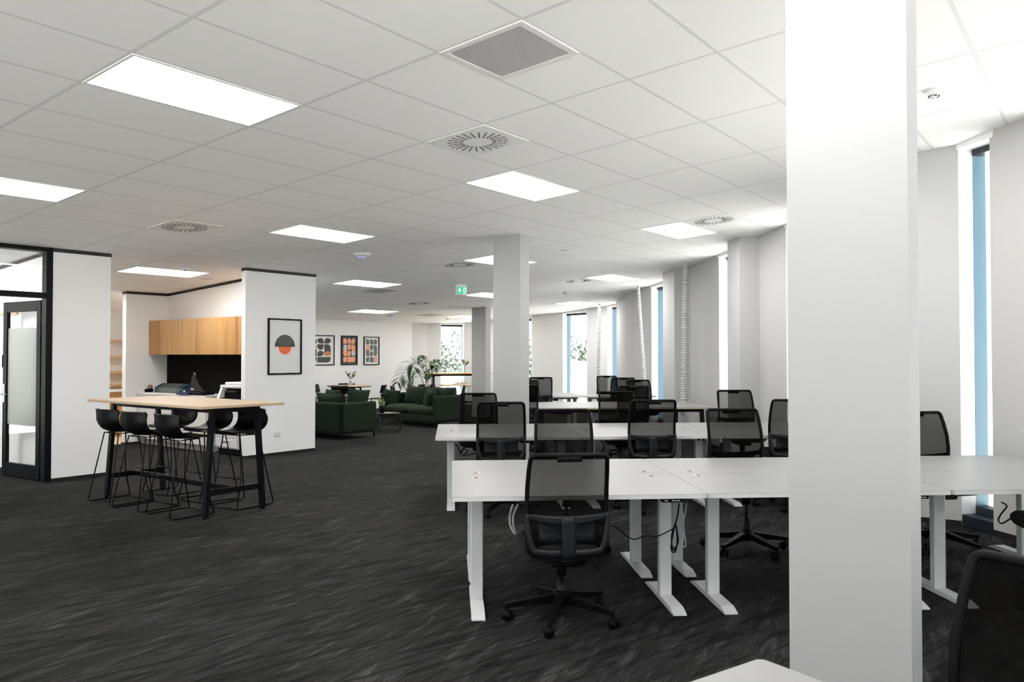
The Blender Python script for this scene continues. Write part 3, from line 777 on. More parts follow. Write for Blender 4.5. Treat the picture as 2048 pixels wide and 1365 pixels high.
# ------------------------------------------------------------------ height-adjustable desks
GRC = mat('pale_grommet', (0.55, 0.52, 0.50), 0.3, noise=0.05)
GRD = mat('brown_grommet_slot', (0.12, 0.06, 0.04), 0.6, noise=0.1)  # dark brown disc set in the grommet
def rounded(x0, y0, x1, y1, r, k=4):
    P = []
    for cx, cy, a0 in ((x1 - r, y1 - r, 0), (x0 + r, y1 - r, 90), (x0 + r, y0 + r, 180), (x1 - r, y0 + r, 270)):
        for i in range(k + 1): a = R(a0 + 90 * i / k); P.append((cx + r * math.cos(a), cy + r * math.sin(a)))
    return P
def make_desk(W, D=0.799, H=0.73):
    """origin at the front left corner of the top on the floor, depth towards +y"""
    t = thing('standing_desk', 'tmp', 'desk')
    s = MB(); s.prism(rounded(0.001, 0, W - 0.001, D, 0.022), H - 0.026, H - 0.002); dk = s.build('desktop', EDGEW, t); s = MB(); s.prism(rounded(0.002, 0.001, W - 0.002, D - 0.001, 0.021), H - 0.002, H); s.build('toned_top_layer', DESKW, dk)  # thin top layer split off to carry the darker white
    for x in (0.155, W - 0.155):
        l = MB(); l.box((x, 0.40, 0.36), (0.078, 0.058, 0.66), bev=.006); l.box((x, 0.40, 0.665), (0.088, 0.066, 0.05), bev=.004)
        lg = l.build('leg', LEGW, t)
        f = MB(); a = 0.04
        prof = [(0.055, 0.004), (0.055, 0.012), (0.13, 0.034), (0.67, 0.034), (0.745, 0.012), (0.745, 0.004)]
        f.add([(x - a, y, z) for y, z in prof] + [(x + a, y, z) for y, z in prof],
              [tuple(range(6)), tuple(range(11, 5, -1))] + [(i, 6 + i, 6 + (i + 1) % 6, (i + 1) % 6) for i in range(6)]); f.build('foot', LEGW, lg)
    b_ = MB(); b_.box((W / 2, 0.375, H - 0.052), (W - 0.34, 0.03, 0.045)); b_.box((W / 2, 0.43, H - 0.052), (W - 0.34, 0.03, 0.045))
    for x in (0.155, W - 0.155): b_.box((x, 0.40, H - 0.034), (0.06, 0.62, 0.014))
    b_.build('beam', LEGW, t)
    for x in (0.155, W - 0.17):
        g_ = MB(); g_.lathe([(0.034, H - 0.001), (0.034, H + 0.003), (0.026, H + 0.0035), (0.002, H + 0.0035)], 18, T(x, D - 0.10, 0)); go = g_.build('cable_grommet', GRC, t)
        g_ = MB(); g_.prism([(x + 0.006 + 0.018 * math.cos(k * .63), D - 0.10 + 0.018 * math.sin(k * .63)) for k in range(10)], H + 0.003, H + 0.0045); g_.build('grommet_slot', GRD, go)
    c = MB(); c.box((W - 0.21, 0.028, H - 0.038), (0.13, 0.045, 0.022), bev=.004); co = c.build('control_panel', PLB, t)
    c = MB()
    for k, x in enumerate((-0.045, -0.035, 0.0, 0.013, 0.026, 0.039)): c.box((W - 0.21 + x, 0.0045, H - 0.038), (0.006, 0.002, 0.006))
    c.build('buttons', PAPER, co)
    c = MB(); c.box((0.50, 0.60, H - 0.052), (0.26, 0.09, 0.05), bev=.006); c.build('motor_box', PLB, t)
    c = MB(); c.box((W - 0.52, 0.62, H - 0.075), (0.10, 0.08, 0.09), bev=.008); c.build('power_supply', PLB, t)
    c = MB(); c.box((0.62, 0.52, H - 0.06), (0.62, 0.12, 0.012)); c.box((0.34, 0.47, H - 0.055), (0.02, 0.012, 0.05)); c.box((0.92, 0.47, H - 0.055), (0.02, 0.012, 0.05)); c.build('cable_tray', LEGW, t)
    return t
def desk_row(x0, y0, W, ncols, ang, labels, group, skip=(), D=0.80):
    proto = None; cr, sr = math.cos(ang), math.sin(ang)
    k = 0
    for back in (0, 1):
        for c in range(ncols):
            if (back, c) in skip: k += 1; continue
            if not proto: proto = t = make_desk(W)
            else: t = dup(proto)
            if back: lx, ly, rz = (c + 1) * W, 2 * D, ang + math.pi
            else: lx, ly, rz = c * W, 0, ang
            t.location = (x0 + lx * cr - ly * sr, y0 + lx * sr + ly * cr, 0); t.rotation_euler = (0, 0, rz)
            t['label'] = labels[k]; t['group'] = group; k += 1
desk_row(-0.345, 4.56, 1.5, 3, PH, [
  'white standing desk with the nearest chair pulled up to it, first row left',
  'white standing desk of the front row running behind the big column',
  'white standing desk at the right edge of the picture, front row',
  'back to back desk behind the nearest one, first row left end',
  'back to back desk in the first row with the chair left of the column',
  'back to back desk right of the big column, by the window'], 'white standing desks of the first row')
desk_row(-0.755, 7.82, 1.46, 3, PH, [
  'second row white desk at the left end, its white leg near the sofa',
  'second row white desk in the middle, near side',
  'second row white desk at the right, going behind the column',
  'second row far side desk at the left end, by the green sofa',
  'second row far side desk in the middle',
  'second row far side desk nearest the window wall'], 'white standing desks of the second row')
desk_row(0.02, 15.75, 1.45, 2, PH, [
  'farthest row white desk beside the middle column, near side',
  'farthest row white desk ending at the blue window frame',
  'farthest row desk against the light, left half',
  'farthest row desk in front of the far window wall, right half'], 'white standing desks of the farthest row', skip=((1, 1),))
nd = dup([o for o in COL.objects if o.name.startswith('standing_desk')][0])
e2 = Vector((-0.82, -0.572)).normalized()
c0 = Vector((0.665, 2.145)); c1 = c0 + Vector((0.572, -0.82)).normalized() * 0.0
# its far right corner shows at the bottom edge of the picture; the desk runs back past the camera
dd = Vector((0.572, -0.82)).normalized()
# local +x along dd*-1 so that the corner is the far right one
org = c0 + dd * 1.5
ang = math.atan2(-dd.y, -dd.x)
nd.location = (org.x, org.y, 0); nd.rotation_euler = (0, 0, ang)
nd['label'] = 'white desk corner at the very bottom beside the big column'; nd['group'] = 'white standing desk by the camera'

# ------------------------------------------------------------------ ply-edged trestle table
def trestle(name, label, W, D, H, topmat, edge, loc, rz, splay=0.07, inset=0.22, leg=0.055, strut=True, group=None, cat='table', th=0.028, endin=0.03):
    t = thing(name, label, cat, loc, rz, group)
    s = MB(); s.box((0, 0, H - th / 2), (W, D, th), bev=.003); tp = s.build('tabletop', topmat, t)
    if edge is not None:
        e = MB()
        for sy in (-1, 1): e.box((0, sy * (D / 2 - 0.001), H - th / 2 - 0.001), (W - .004, 0.006, th - 0.008))
        for sx in (-1, 1): e.box((sx * (W / 2 - 0.001), 0, H - th / 2 - 0.001), (0.006, D - .004, th - 0.008))
        e.build('edge_band', edge, tp)
    f = MB(); z = H - th - 0.025
    for sy in (-1, 1): f.box((0, sy * (D / 2 - endin - .06), z), (W - 2 * inset, 0.03, 0.05))
    for sx in (-1, 1): f.box((sx * (W / 2 - inset), 0, z), (leg, D - 2 * endin - .10, 0.05))
    f.build('top_frame', BLACK, t)
    for sx in (-1, 1):
        for sy in (-1, 1):
            l = MB(); x = sx * (W / 2 - inset); y1 = sy * (D / 2 - endin - .06)
            l.beam((x, y1, H - th), (x, y1 + sy * splay, 0.015), leg * .62, leg, up=(1, 0, 0)); lo = l.build('leg', BLACK, t)
            l = MB(); l.tube([(x, y1 + sy * splay, 0.0), (x, y1 + sy * splay, 0.03)], 0.018, 10); l.build('foot_glide', PLB, lo)
    if strut:
        s = MB(); zz = 0.235
        for sx in (-1, 1): s.box((sx * (W / 2 - inset), 0, zz), (0.03, D - 2 * endin - .12 + splay * 1.5, 0.055))
        s.box((0, 0, zz), (W - 2 * inset, 0.03, 0.055)); s.build('footrail', BLACK, t)
    return t
# meeting table with white top in the third row
rr = Vector((math.cos(PH), math.sin(PH))); dn = Vector((-math.sin(PH), math.cos(PH)))
cpt = Vector((3.13, 12.36)) - rr * 1.42 + dn * 0.79
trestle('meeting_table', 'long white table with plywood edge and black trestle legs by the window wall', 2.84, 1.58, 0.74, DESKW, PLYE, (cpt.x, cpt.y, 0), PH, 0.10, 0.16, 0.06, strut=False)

# ------------------------------------------------------------------ bar table with its stools
bc = AB(4.58, 7.79)
trestle('bar_table', 'high bar table with pale timber top and black splayed legs', 2.20, 0.92, 1.071, PLY, PLYE, (*bc, 0), TH + math.pi / 2, 0.075, 0.16, 0.06, group=None, endin=0.155)
def make_stool(seatmat, wire):
    t = thing('bar_stool', 'tmp', 'bar stool')
    rows = [(0.205, 0.742, 0.150, 0.000), (0.19, 0.762, 0.175, 0.002), (0.10, 0.752, 0.205, 0.006), (0.0, 0.742, 0.220, 0.016), (-0.09, 0.748, 0.228, 0.045), (-0.155, 0.772, 0.232, 0.085),
            (-0.195, 0.825, 0.230, 0.075), (-0.215, 0.895, 0.222, 0.045), (-0.228, 0.960, 0.212, 0.010), (-0.232, 0.985, 0.205, 0.0)]
    def sh(u, v):
        k = v * 9; i = min(8, int(k)); q = k - i
        y, z, w_, c = [rows[i][j] * (1 - q) + rows[i + 1][j] * q for j in range(4)]
        c = c - (0.018 * abs(u * 2 - 1) ** 8 if v > .97 else 0)
        x = u * 2 - 1; e = abs(x) ** 2.2
        yy = y + (0.10 * e if v > .5 else 0.0) * min(1, (v - .5) * 3); 
        return (x * w_, yy, z + c * e)
    s = MB(); s.shell(sh, 14, 22, 0.014); s.build('seat_shell', seatmat, t)
    f = MB()
    for sx in (-1, 1):
        f.tube([(sx * 0.13, 0.12, 0.735), (sx * 0.19, 0.15, 0.30), (sx * 0.228, 0.222, 0.018), (sx * 0.231, 0.212, 0.008), (sx * 0.231, -0.20, 0.008), (sx * 0.230, -0.226, 0.02), (sx * 0.15, -0.10, 0.725), (sx * 0.14, 0.0, 0.733), (sx * 0.13, 0.12, 0.735)], 0.0065, 7)
    f.tube([(-0.229, 0.222, 0.010), (0.229, 0.222, 0.010)], 0.0065, 7)
    f.tube([(-0.13, 0.12, 0.735), (0.13, 0.12, 0.735)], 0.0065, 7); f.tube([(-0.15, -0.10, 0.727), (0.15, -0.10, 0.727)], 0.0065, 7)
    f.build('sled_base', wire, t)
    f = MB(); f.tube([(-0.188, 0.152, 0.30), (0.188, 0.152, 0.30)], 0.0075, 8); f.build('footrest', wire, t)
    return t
st0 = make_stool(SHELL, BLACK)
stl = [(4.24, 8.40, 0, 'bar stool at the far left end of the high table'), (4.22, 7.84, 0, 'bar stool, middle of the three on the near side'),
       (4.24, 7.24, 0, 'bar stool on the near side closest to the camera'), (4.88, 7.19, 1, 'bar stool at the right end, its curved back beyond the table leg'),
       (4.88, 7.78, 1, 'bar stool on the far side in front of the printer'), (4.88, 8.49, 1, 'bar stool on the far side left, mostly behind the others')]
for k, (a, b_, far, lb) in enumerate(stl):
    t = st0 if k == 0 else dup(st0)
    t.location = (*AB(a, b_), 0); t.rotation_euler = (0, 0, TH - math.pi / 2 + (math.pi if far else 0) + R([0, 3, -2, 4, -3, 5][k]))
    t['label'] = 'black ' + lb; t['group'] = 'black shell bar stools around the high table'

# ------------------------------------------------------------------ copy niche
NI = TH - math.pi / 2            # local +y along A (into the niche), local +x towards -B
def nloc(a, b_, z=0): return (*AB(a, b_), z)
cb = thing('base_cabinet', 'white base cabinet run in the copy niche behind the bar table', 'cabinet', nloc(7.18, 12.585), NI)
W_ = 2.14
s = MB(); s.box((0, 0.275, 0.485), (W_, 0.54, 0.77)); s.build('carcass', CABW, cb)
for k in range(4):
    x = -W_ / 2 + W_ / 8 + k * W_ / 4
    s = MB(); s.box((x, -0.004, 0.49), (W_ / 4 - 0.004, 0.018, 0.76), bev=.002); s.build('door', CABW, cb)
s = MB(); s.box((0, 0.30, 0.05), (W_, 0.46, 0.10)); s.build('plinth', mat('grey_plinth', (0.45, 0.45, 0.44), 0.5, noise=0.02), cb)
wt = MB(); wt.box((0, 0.265, 0.885), (W_, 0.575, 0.03), bev=.003); wo = wt.build('worktop', CABW); wo.location = nloc(7.18, 12.585); wo.rotation_euler = (0, 0, NI)
tag(wo, 'white worktop over the niche cabinets, holding the organiser trays', 'worktop')
ZT = 0.90
uc = thing('wall_cupboard', 'honey oak wall cupboard hung over the copy niche', 'cupboard', nloc(7.37, 12.08), NI)
CW = 3.14
s = MB(); s.box((0, 0.20, 1.86), (CW, 0.34, 0.585)); s.build('carcass', OAK, uc)
for k in range(6):
    x = -CW / 2 + CW / 12 + k * CW / 6
    s = MB(); s.box((x, 0.018, 1.86), (CW / 6 - 0.003, 0.02, 0.60)); s.build('door', OAK, uc)
pb = MB(); pb.box((0, 0.548, 1.24), (3.14, 0.016, 0.68)); po = pb.build('pinboard', PINB); po.location = nloc(7.18, 12.08); po.rotation_euler = (0, 0, NI)
tag(po, 'dark charcoal pinboard panel under the oak cupboard', 'pinboard')
# multifunction printer
pr = thing('printer', 'tall white and black office printer beside the picture wall', 'printer', nloc(7.20, 10.98), NI)
PW = mat('printer_white', (0.74, 0.75, 0.75), 0.45, noise=0.01)
s = MB(); s.box((0, 0.25, 0.05), (0.52, 0.46, 0.08)); s.build('caster_base', PLB, pr)
s = MB(); s.box((0, 0.27, 0.40), (0.58, 0.54, 0.61), bev=.01); s.build('cabinet', PW, pr)
for k in range(3):
    z = 0.19 + k * 0.155
    s = MB(); s.box((0, -0.006, z), (0.57, 0.02, 0.145), bev=.006); d_ = s.build('paper_drawer', PW, pr)
    s = MB(); s.box((0, -0.018, z + 0.015), (0.20, 0.006, 0.035), bev=.002); s.build('drawer_handle', CHROME, d_)
s = MB(); s.box((0, 0.28, 0.79), (0.58, 0.52, 0.17), bev=.01); s.build('engine', PLB, pr)
s = MB(); s.box((0, 0.33, 0.93), (0.56, 0.40, 0.14), bev=.008); s.build('output_bay', PLB, pr)
s = MB(); s.add([(-0.285, 0.02, 0.80), (-0.225, 0.02, 0.80), (-0.225, 0.16, 1.05), (-0.285, 0.16, 1.05), (-0.285, -0.03, 0.80), (-0.225, -0.03, 0.80), (-0.225, 0.08, 1.07), (-0.285, 0.08, 1.07)],
   [(0, 1, 2, 3), (7, 6, 5, 4), (0, 4, 5, 1), (1, 5, 6, 2), (2, 6, 7, 3), (3, 7, 4, 0)]); s.build('side_arm', PW, pr)
s = MB(); s.box((0, 0.30, 1.055), (0.60, 0.48, 0.05), bev=.012); s.box((0.02, 0.30, 1.10), (0.50, 0.40, 0.05), bev=.016); s.build('scanner_lid', PW, pr)
s = MB(); s.box((0.12, 0.0, 0.985), (0.24, 0.10, 0.03), Matrix.Rotation(0, 4, 'X'), .006); s.build('touch_panel', PLG, pr)
# things on the worktop
OB = mat('slate_blue_plastic', (0.05, 0.09, 0.13), 0.5, noise=0.05); OG = mat('grey_green_plastic', (0.12, 0.14, 0.125), 0.55, noise=0.05); OD = mat('deep_navy_plastic', (0.01, 0.03, 0.07), 0.5, noise=0.05)
def bin_(b_, m, lb):
    t = thing('paper_bin', lb, 'organiser bin', nloc(7.42, b_, ZT + .001), NI, 'organiser bins on the niche worktop')
    s = MB(); s.box((0, -0.07, 0.055), (0.135, 0.012, 0.11)); s.box((0, 0.10, 0.10), (0.135, 0.012, 0.20)); s.box((0, 0.015, 0.006), (0.135, 0.17, 0.012))
    for sx in (-1, 1):
        s.add([(sx * .0675, -0.07, 0), (sx * .0675, 0.10, 0), (sx * .0675, 0.10, 0.20), (sx * .0675, 0.04, 0.19), (sx * .0675, -0.07, 0.11), (sx * .0595, -0.07, 0), (sx * .0595, 0.10, 0), (sx * .0595, 0.10, 0.20), (sx * .0595, 0.04, 0.19), (sx * .0595, -0.07, 0.11)],
              [(0, 1, 2, 3, 4), (9, 8, 7, 6, 5), (0, 5, 6, 1), (1, 6, 7, 2), (2, 7, 8, 3), (3, 8, 9, 4), (4, 9, 5, 0)])
    t.scale = (1, 1, 0.78); s.build('bin_body', m, t); s = MB(); s.box((0, 0.092, 0.185), (0.07, 0.004, 0.018)); s.build('hand_slot', DOT, t)
B0 = 13.42
for k, (m, lb) in enumerate([(OB, 'slate blue organiser bin at the left end of the row'), (OG, 'first grey organiser bin from the left'), (OG, 'second grey organiser bin from the left'), (OG, 'third grey organiser bin from the left'), (OG, 'fourth grey organiser bin, beside a blue one'), (OB, 'slate blue organiser bin right of the grey ones'), (OD, 'deep navy organiser bin at the right end of the row')]):
    bin_(B0 - 0.10 - k * 0.142, m, lb)
tdsp = thing('tape_dispenser', 'black and tan tape dispenser at the left end of the worktop', 'tape dispenser', nloc(7.32, 13.53, ZT + .001), NI)
s = MB(); s.box((0, 0, 0.03), (0.07, 0.15, 0.06), bev=.02); s.build('base', PLB, tdsp)
s = MB(); s.tube([(-0.012, 0.02, 0.085), (0.012, 0.02, 0.085)], 0.045, 20); s.build('tape_roll', mat('tan_tape', (0.35, 0.22, 0.10), 0.4, noise=0.05), tdsp)
pc = thing('paper_cutter', 'black and blue paper cutter with smoked triangular guard', 'paper cutter', nloc(7.26, 11.98, ZT + .001), NI)
s = MB(); s.box((0.02, 0.02, 0.03), (0.66, 0.24, 0.04), bev=.006); s.build('bed', PLB, pc)
s = MB(); s.box((-0.16, -0.08, 0.020), (0.36, 0.12, 0.03), bev=.004); s.build('blue_base', mat('royal_blue_plastic', (0.01, 0.02, 0.14), 0.45, noise=0.05), pc)
s = MB(); P_ = [(-0.14, 0.05), (-0.13, 0.17), (-0.10, 0.27), (-0.06, 0.345), (-0.04, 0.36), (0.0, 0.30), (0.08, 0.20), (0.20, 0.10), (0.26, 0.06)]
flat(s, P_, 0.0, 0.006); s.build('guard', see_through('smoked_guard', (0.05, 0.05, 0.05), 0.85), pc)
s = MB(); flat(s, [(-0.13, 0.075), (-0.03, 0.075), (-0.03, 0.105), (-0.13, 0.105)], -0.003, 0.002); s.build('notice_sticker', mat('pale_sticker', (0.35, 0.33, 0.31), 0.6, noise=0.05), pc)
s = MB(); s.tube([(-0.045, 0.003, 0.36), (-0.02, 0.003, 0.355), (0.01, 0.003, 0.32)], 0.006, 6); s.tube([(-0.18, -0.10, 0.05), (-0.12, -0.10, 0.05)], 0.014, 8); s.build('latch', CHROME, pc)

# floating shelves and bench in the passage
for z, lb in ((1.85, 'topmost floating oak shelf seen through the gap'), (1.52, 'second oak shelf from the top in the gap'), (1.20, 'third oak shelf from the top in the gap')):
    s = MB(); s.box((0, 0, 0), (1.9, 0.25, 0.04), bev=.002); o = s.build('floating_shelf', OAKE); o.location = nloc(8.0, 16.47, z); o.rotation_euler = (0, 0, TH); tag(o, lb, 'shelf', 'oak shelves in the passage')
s = MB(); s.box((0, 0, 0), (1.9, 0.25, 0.04), bev=.002); o = s.build('floating_shelf', OAKE); o.location = nloc(8.0, 16.47, 0.93); o.rotation_euler = (0, 0, TH); tag(o, 'lowest oak shelf, just above the white bench top', 'shelf', 'oak shelves in the passage')
pbn = thing('passage_cabinet', 'oak fronted cabinet with white top in the passage', 'cabinet', nloc(8.0, 15.05), TH)
s = MB(); s.box((0, 0.3, 0.43), (1.9, 0.58, 0.84)); s.build('oak_front', OAK, pbn); s = MB(); s.box((0, 0.29, 0.868), (1.94, 0.64, 0.03), bev=.003); s.build('white_top', CABW, pbn)

# power outlet on the picture wall
ol = thing('power_outlet', 'white double power outlet low on the picture wall', 'outlet', (*AB(7.70, 10.398), 0.32), TH)
s = MB(); s.box((0, -0.006, 0), (0.12, 0.012, 0.075), bev=.004); p_ = s.build('plate', WPL, ol)
s = MB(); s.box((-0.03, -0.013, 0.0), (0.02, 0.002, 0.03)); s.box((0.03, -0.013, 0.0), (0.02, 0.002, 0.03)); s.build('switches', mat('outlet_grey', (0.6, 0.6, 0.6), 0.5), ol)

# ------------------------------------------------------------------ framed prints
def picture(name, label, W_, H_, loc, rz, bgm, group=None, bar=0.018):
    t = thing(name, label, 'picture', loc, rz, group)
    f = MB()
    for sx in (-1, 1): f.box((sx * (W_ / 2 - bar / 2), -0.012, 0), (bar, 0.026, H_))
    for sz in (-1, 1): f.box((0, -0.012, sz * (H_ / 2 - bar / 2)), (W_ - 2 * bar, 0.026, bar))
    f.build('frame', BLACK, t)
    p = MB(); p.box((0, -0.004, 0), (W_ - 2 * bar, 0.004, H_ - 2 * bar)); sh = p.build('print_sheet', bgm, t)
    return t, sh
def disc(x, z, r, a0=0, a1=360, k=28): return [(x + r * math.cos(R(a0 + (a1 - a0) * i / k)), z + r * math.sin(R(a0 + (a1 - a0) * i / k))) for i in range(k + (0 if a1 - a0 >= 360 else 1))]
def lathe_A(px):            # where a ray at px meets the picture wall plane B=10.40
    r_ = (px - 1024) / FPX; # x = r y ; -x*uy + y*ux = 10.40
    y = 10.40 / (ux - r_ * uy); return r_ * y * ux + y * uy, y
a0, y0_ = lathe_A(535); a1, y1_ = lathe_A(602)
ztop = EYE + (712 - 636.5) / FPX * y0_; zbot = EYE + (712 - 750) / FPX * y0_
pw, ph = a1 - a0, ztop - zbot
t, sh = picture('framed_print', 'framed print of a dark half circle over an orange one', pw, ph, (*AB((a0 + a1) / 2, 10.399), (ztop + zbot) / 2), TH, PAPER, bar=0.022)
zb = (0.595 - 0.5) * ph * -1 + 0.09 * ph; zb = ph * (0.5 - 0.5)
zq = ph / 2 - ph * 0.505
s = MB(); rr_ = pw * 0.30; flat(s, disc(0, zq, rr_, 0, 180), -0.009); s.build('dark_half_disc', INKG, sh)
s = MB(); flat(s, disc(0, zq, rr_ * 0.63, 180, 360), -0.009); s.build('orange_half_disc', INKO, sh)
s = MB()
for k in range(1, 9):
    q = rr_ * k / 9
    pts = [(q * math.cos(R(a)), -0.0105, zq + rr_ - q * .0 - (rr_ - q * abs(math.sin(R(a))) if False else rr_) + (rr_ * (1 - k / 9.0)) * 0 + 0) for a in (0,)]
    arc = [(x, -0.0105, z) for x, z in disc(0, zq + rr_ * 1.0, q, 180, 360, 16) if (x * x + (z - zq) ** 2) < rr_ * rr_ * 0.97 and z > zq]
    if len(arc) > 2: s.tube(arc, 0.0016, 4)
s.build('contour_lines', mat('light_line_ink', (0.35, 0.36, 0.35), 0.8), sh)

def capsule(x0, z0, x1, z1, tl, tr, br, bl):
    """cell shape with individually rounded corners (radius factor 0..1 of half width)"""
    w_ = (x1 - x0) / 2; P = []
    for cx, cz, a, f_ in ((x1, z1, 0, tr), (x0, z1, 90, tl), (x0, z0, 180, bl), (x1, z0, 270, br)):
        r_ = w_ * f_
        if r_ < 1e-4: P.append((cx, cz)); continue
        ox = cx - r_ if cx == x1 else cx + r_; oz = cz - r_ if cz == z1 else cz + r_
        P += [(ox + r_ * math.cos(R(a + 15 * i)), oz + r_ * math.sin(R(a + 15 * i))) for i in range(7)]
    return P
def far_print(px0, px1, pyt, pyb, label, bgm, m1, m2, layout):
    def hit(px):
        r_ = (px - 1024) / FPX; y = 16.6 / (ux - r_ * uy); return r_ * y * ux + y * uy, y
    a0, ya = hit(px0); a1, yb = hit(px1); zt = EYE + (712 - pyt) / FPX * ya; zb_ = EYE + (712 - pyb) / FPX * ya
    W_, H_ = a1 - a0, zt - zb_
    t, sh = picture('framed_print', label, W_, H_, (*AB((a0 + a1) / 2, 16.595), (zt + zb_) / 2), TH, bgm, 'three abstract framed prints on the far wall', bar=0.022)
    mx_, mz = W_ * 0.12, H_ * 0.08; cw = (W_ - 2 * mx_) / 3; chh = (H_ - 2 * mz) / 4.0
    A_, B_ = MB(), MB(); gp = 0.010
    for (c0_, r0_, c1_, r1_, cr_, which) in layout:
        P = capsule(-W_ / 2 + mx_ + c0_ * cw + gp, H_ / 2 - mz - (r1_) * chh + gp, -W_ / 2 + mx_ + c1_ * cw - gp, H_ / 2 - mz - r0_ * chh - gp, *cr_)
        if which == 0: flat(A_, P, -0.008)
        else: B_ = MB(); flat(B_, P, -0.0105); B_.build('accent_disc', m2, sh)
    A_.build('dark_shapes' if m1 is not INKP else 'peach_shapes', m1, sh)
o1 = (1, 1, 1, 1)
far_print(612, 668, 670, 731.5, 'grey and peach abstract print, cut by the picture wall edge', PAPER, INKG, INKP,
  [(0, 0, 1, 1, (1, 1, 0, 0), 0), (1, 0, 2, 1, (1, 1, 0, 1), 0), (2, 0, 3, 1, (1, 1, 1, 0), 0), (0, 1.8, 1, 3, (0, 0, 0, 0), 0), (0, 1, 1, 2, o1, 1), (1, 1, 2, 2, (0, 0, 1, 1), 0), (1, 2, 2, 3, (1, 1, 1, 0), 0),
   (2, 1, 3, 2.7, (0, 1, 0, 0), 0), (2, 2.1, 3, 3.0, o1, 1), (0, 3, 1, 4, (0, 0, 1, 0), 0), (1, 3, 3, 4, (0, 0, .5, 0), 0)])
far_print(681.5, 714, 671.5, 730.5, 'peach abstract print on dark ground, middle of the far three', INKG, INKP, INKW,
  [(0, 0, 1, 1, (0, 1, 0, 0), 0), (1, 0, 2, 1, (1, 1, 0, 1), 0), (2, 0, 3, 1, (1, 1, 1, 0), 0), (0, 1.5, 1, 3, (0, 0, 0, 1), 0), (0, 1, 1, 2, o1, 1), (1, 1, 2, 2, (0, 0, 1, 1), 0), (1, 2, 2, 3, (1, 1, 1, 0), 0),
   (2, 1, 3, 2.6, (0, 1, 0, 0), 0), (2, 2.1, 3, 3.0, o1, 1), (0, 3, 1, 4, (1, 0, 1, 1), 0), (1, 3, 3, 4, (0, 0, .5, 0), 0)])
far_print(727, 757.5, 673.5, 730.5, 'sage grey abstract print, rightmost of the far three', PAPER, INKS, INKP,
  [(0, 0, 1, 1, (0, 1, 0, 0), 0), (1, 0, 2, 1, (1, 1, 0, 1), 0), (2, 0, 3, 1, (1, 1, 1, 0), 0), (0, 1.8, 1, 3, (0, 0, 0, 1), 0), (0, 1, 1, 2, o1, 1), (1, 1, 2, 2, (0, 0, 1, 1), 0), (1, 2, 2, 3, (1, 1, 1, 0), 0),
   (2, 1, 3, 3, (0, 1, 1, 1), 0), (0, 3, 1, 4, (1, 0, 1, 1), 0), (1, 3, 2.2, 4, (0, 0, 0, 0), 0), (2, 3, 3, 4, (1, 0, 1, 1), 1)])

# ------------------------------------------------------------------ lounge
def cushion(mb, c, d, M=None, puff=1.0):
    x, y, z = d
    def f_(u, v):
        th_ = math.pi * (v - .5); ph_ = 2 * math.pi * u; e1, e2 = 0.28, 0.32
        cp = lambda a, e: math.copysign(abs(math.cos(a)) ** e, math.cos(a)); sp = lambda a, e: math.copysign(abs(math.sin(a)) ** e, math.sin(a))
        X = cp(th_, e1) * cp(ph_, e2); Y = cp(th_, e1) * sp(ph_, e2); Z = sp(th_, 1.0)
        k = 1 + 0.07 * (abs(X * Y)) 
        return (c[0] + X * x / 2 * k, c[1] + Y * y / 2 * k, c[2] + Z * z / 2 * (1 - .55 * puff * abs(X * Y) ** 2))
    mb.grid(f_, 32, 12, M)
def pillow(mb, w_, h_, th_, M):
    def f_(s_):
        def g_(u, v):
            x, z = u * 2 - 1, v * 2 - 1; k = (1 - x * x) * (1 - z * z); pin = 1 - 0.10 * (1 - abs(x)) * abs(z) ** 2 ; pin2 = 1 - 0.10 * (1 - abs(z)) * abs(x) ** 2
            return (x * w_ / 2 * pin2, s_ * th_ / 2 * max(0, k) ** 0.45, z * h_ / 2 * pin)
        return g_
    mb.grid(f_(1), 12, 12, M); mb.grid(f_(-1), 12, 12, M)
def make_sofa(label, W_, loc, rz, D_=0.88):
    """origin middle of the front line, back towards +y"""
    t = thing('sofa', label, 'sofa', loc, rz, 'green velvet sofas in the lounge')
    s = MB(); s.box((0, D_ / 2, 0.19), (W_ - 0.02, D_ - .02, 0.13), bev=.02); s.build('seat_base', VELV, t)
    pth = 0.09
    s = MB(); s.box((0, D_ - pth / 2, 0.40), (W_, pth, 0.56), bev=.03); s.build('backrest', VELV, t)
    for sx in (-1, 1):
        s = MB(); s.box((sx * (W_ / 2 - pth / 2), D_ / 2, 0.40), (pth, D_, 0.555), bev=.03); s.build('armrest', VELV, t)
    cw = (W_ - 2 * pth) / 2
    for sx in (-1, 1):
        s = MB(); cushion(s, (sx * cw / 2, (D_ - pth) / 2 - .01, 0.335), (cw * 1.0, D_ - pth - .02, 0.21)); s.build('seat_cushion', VELV, t)
        s = MB(); pillow(s, cw * 0.96, 0.46, 0.24, T(sx * cw / 2, D_ - pth - 0.14, 0.62) @ Matrix.Rotation(R(-14), 4, 'X')); s.build('back_cushion', VELV, t)
    s = MB()
    for a, b_ in (((-W_ / 2 + .03, .03), (W_ / 2 - .03, .03)), ((-W_ / 2 + .03, D_ - .03), (W_ / 2 - .03, D_ - .03)), ((-W_ / 2 + .03, .03), (-W_ / 2 + .03, D_ - .03)), ((W_ / 2 - .03, .03), (W_ / 2 - .03, D_ - .03))):
        s.beam((*a, .112), (*b_, .112), .02, .02)
    s.build('metal_rail', BLACK, t)
    for x in (-W_ / 2 + .04, W_ / 2 - .04, 0):
        for y in (.05, D_ - .05):
            l = MB(); l.box((x, y, 0.053), (.022, .022, .105)); l.build('leg', BLACK, t)
    return t
# sofa with its back to the camera
SR1 = TH + math.pi / 2
p_ = AB(9.68 + 0.87, 11.18 + 0.95)
make_sofa('green velvet sofa with its back to us, beside the picture wall', 1.9, (*p_, 0), NI + math.pi)
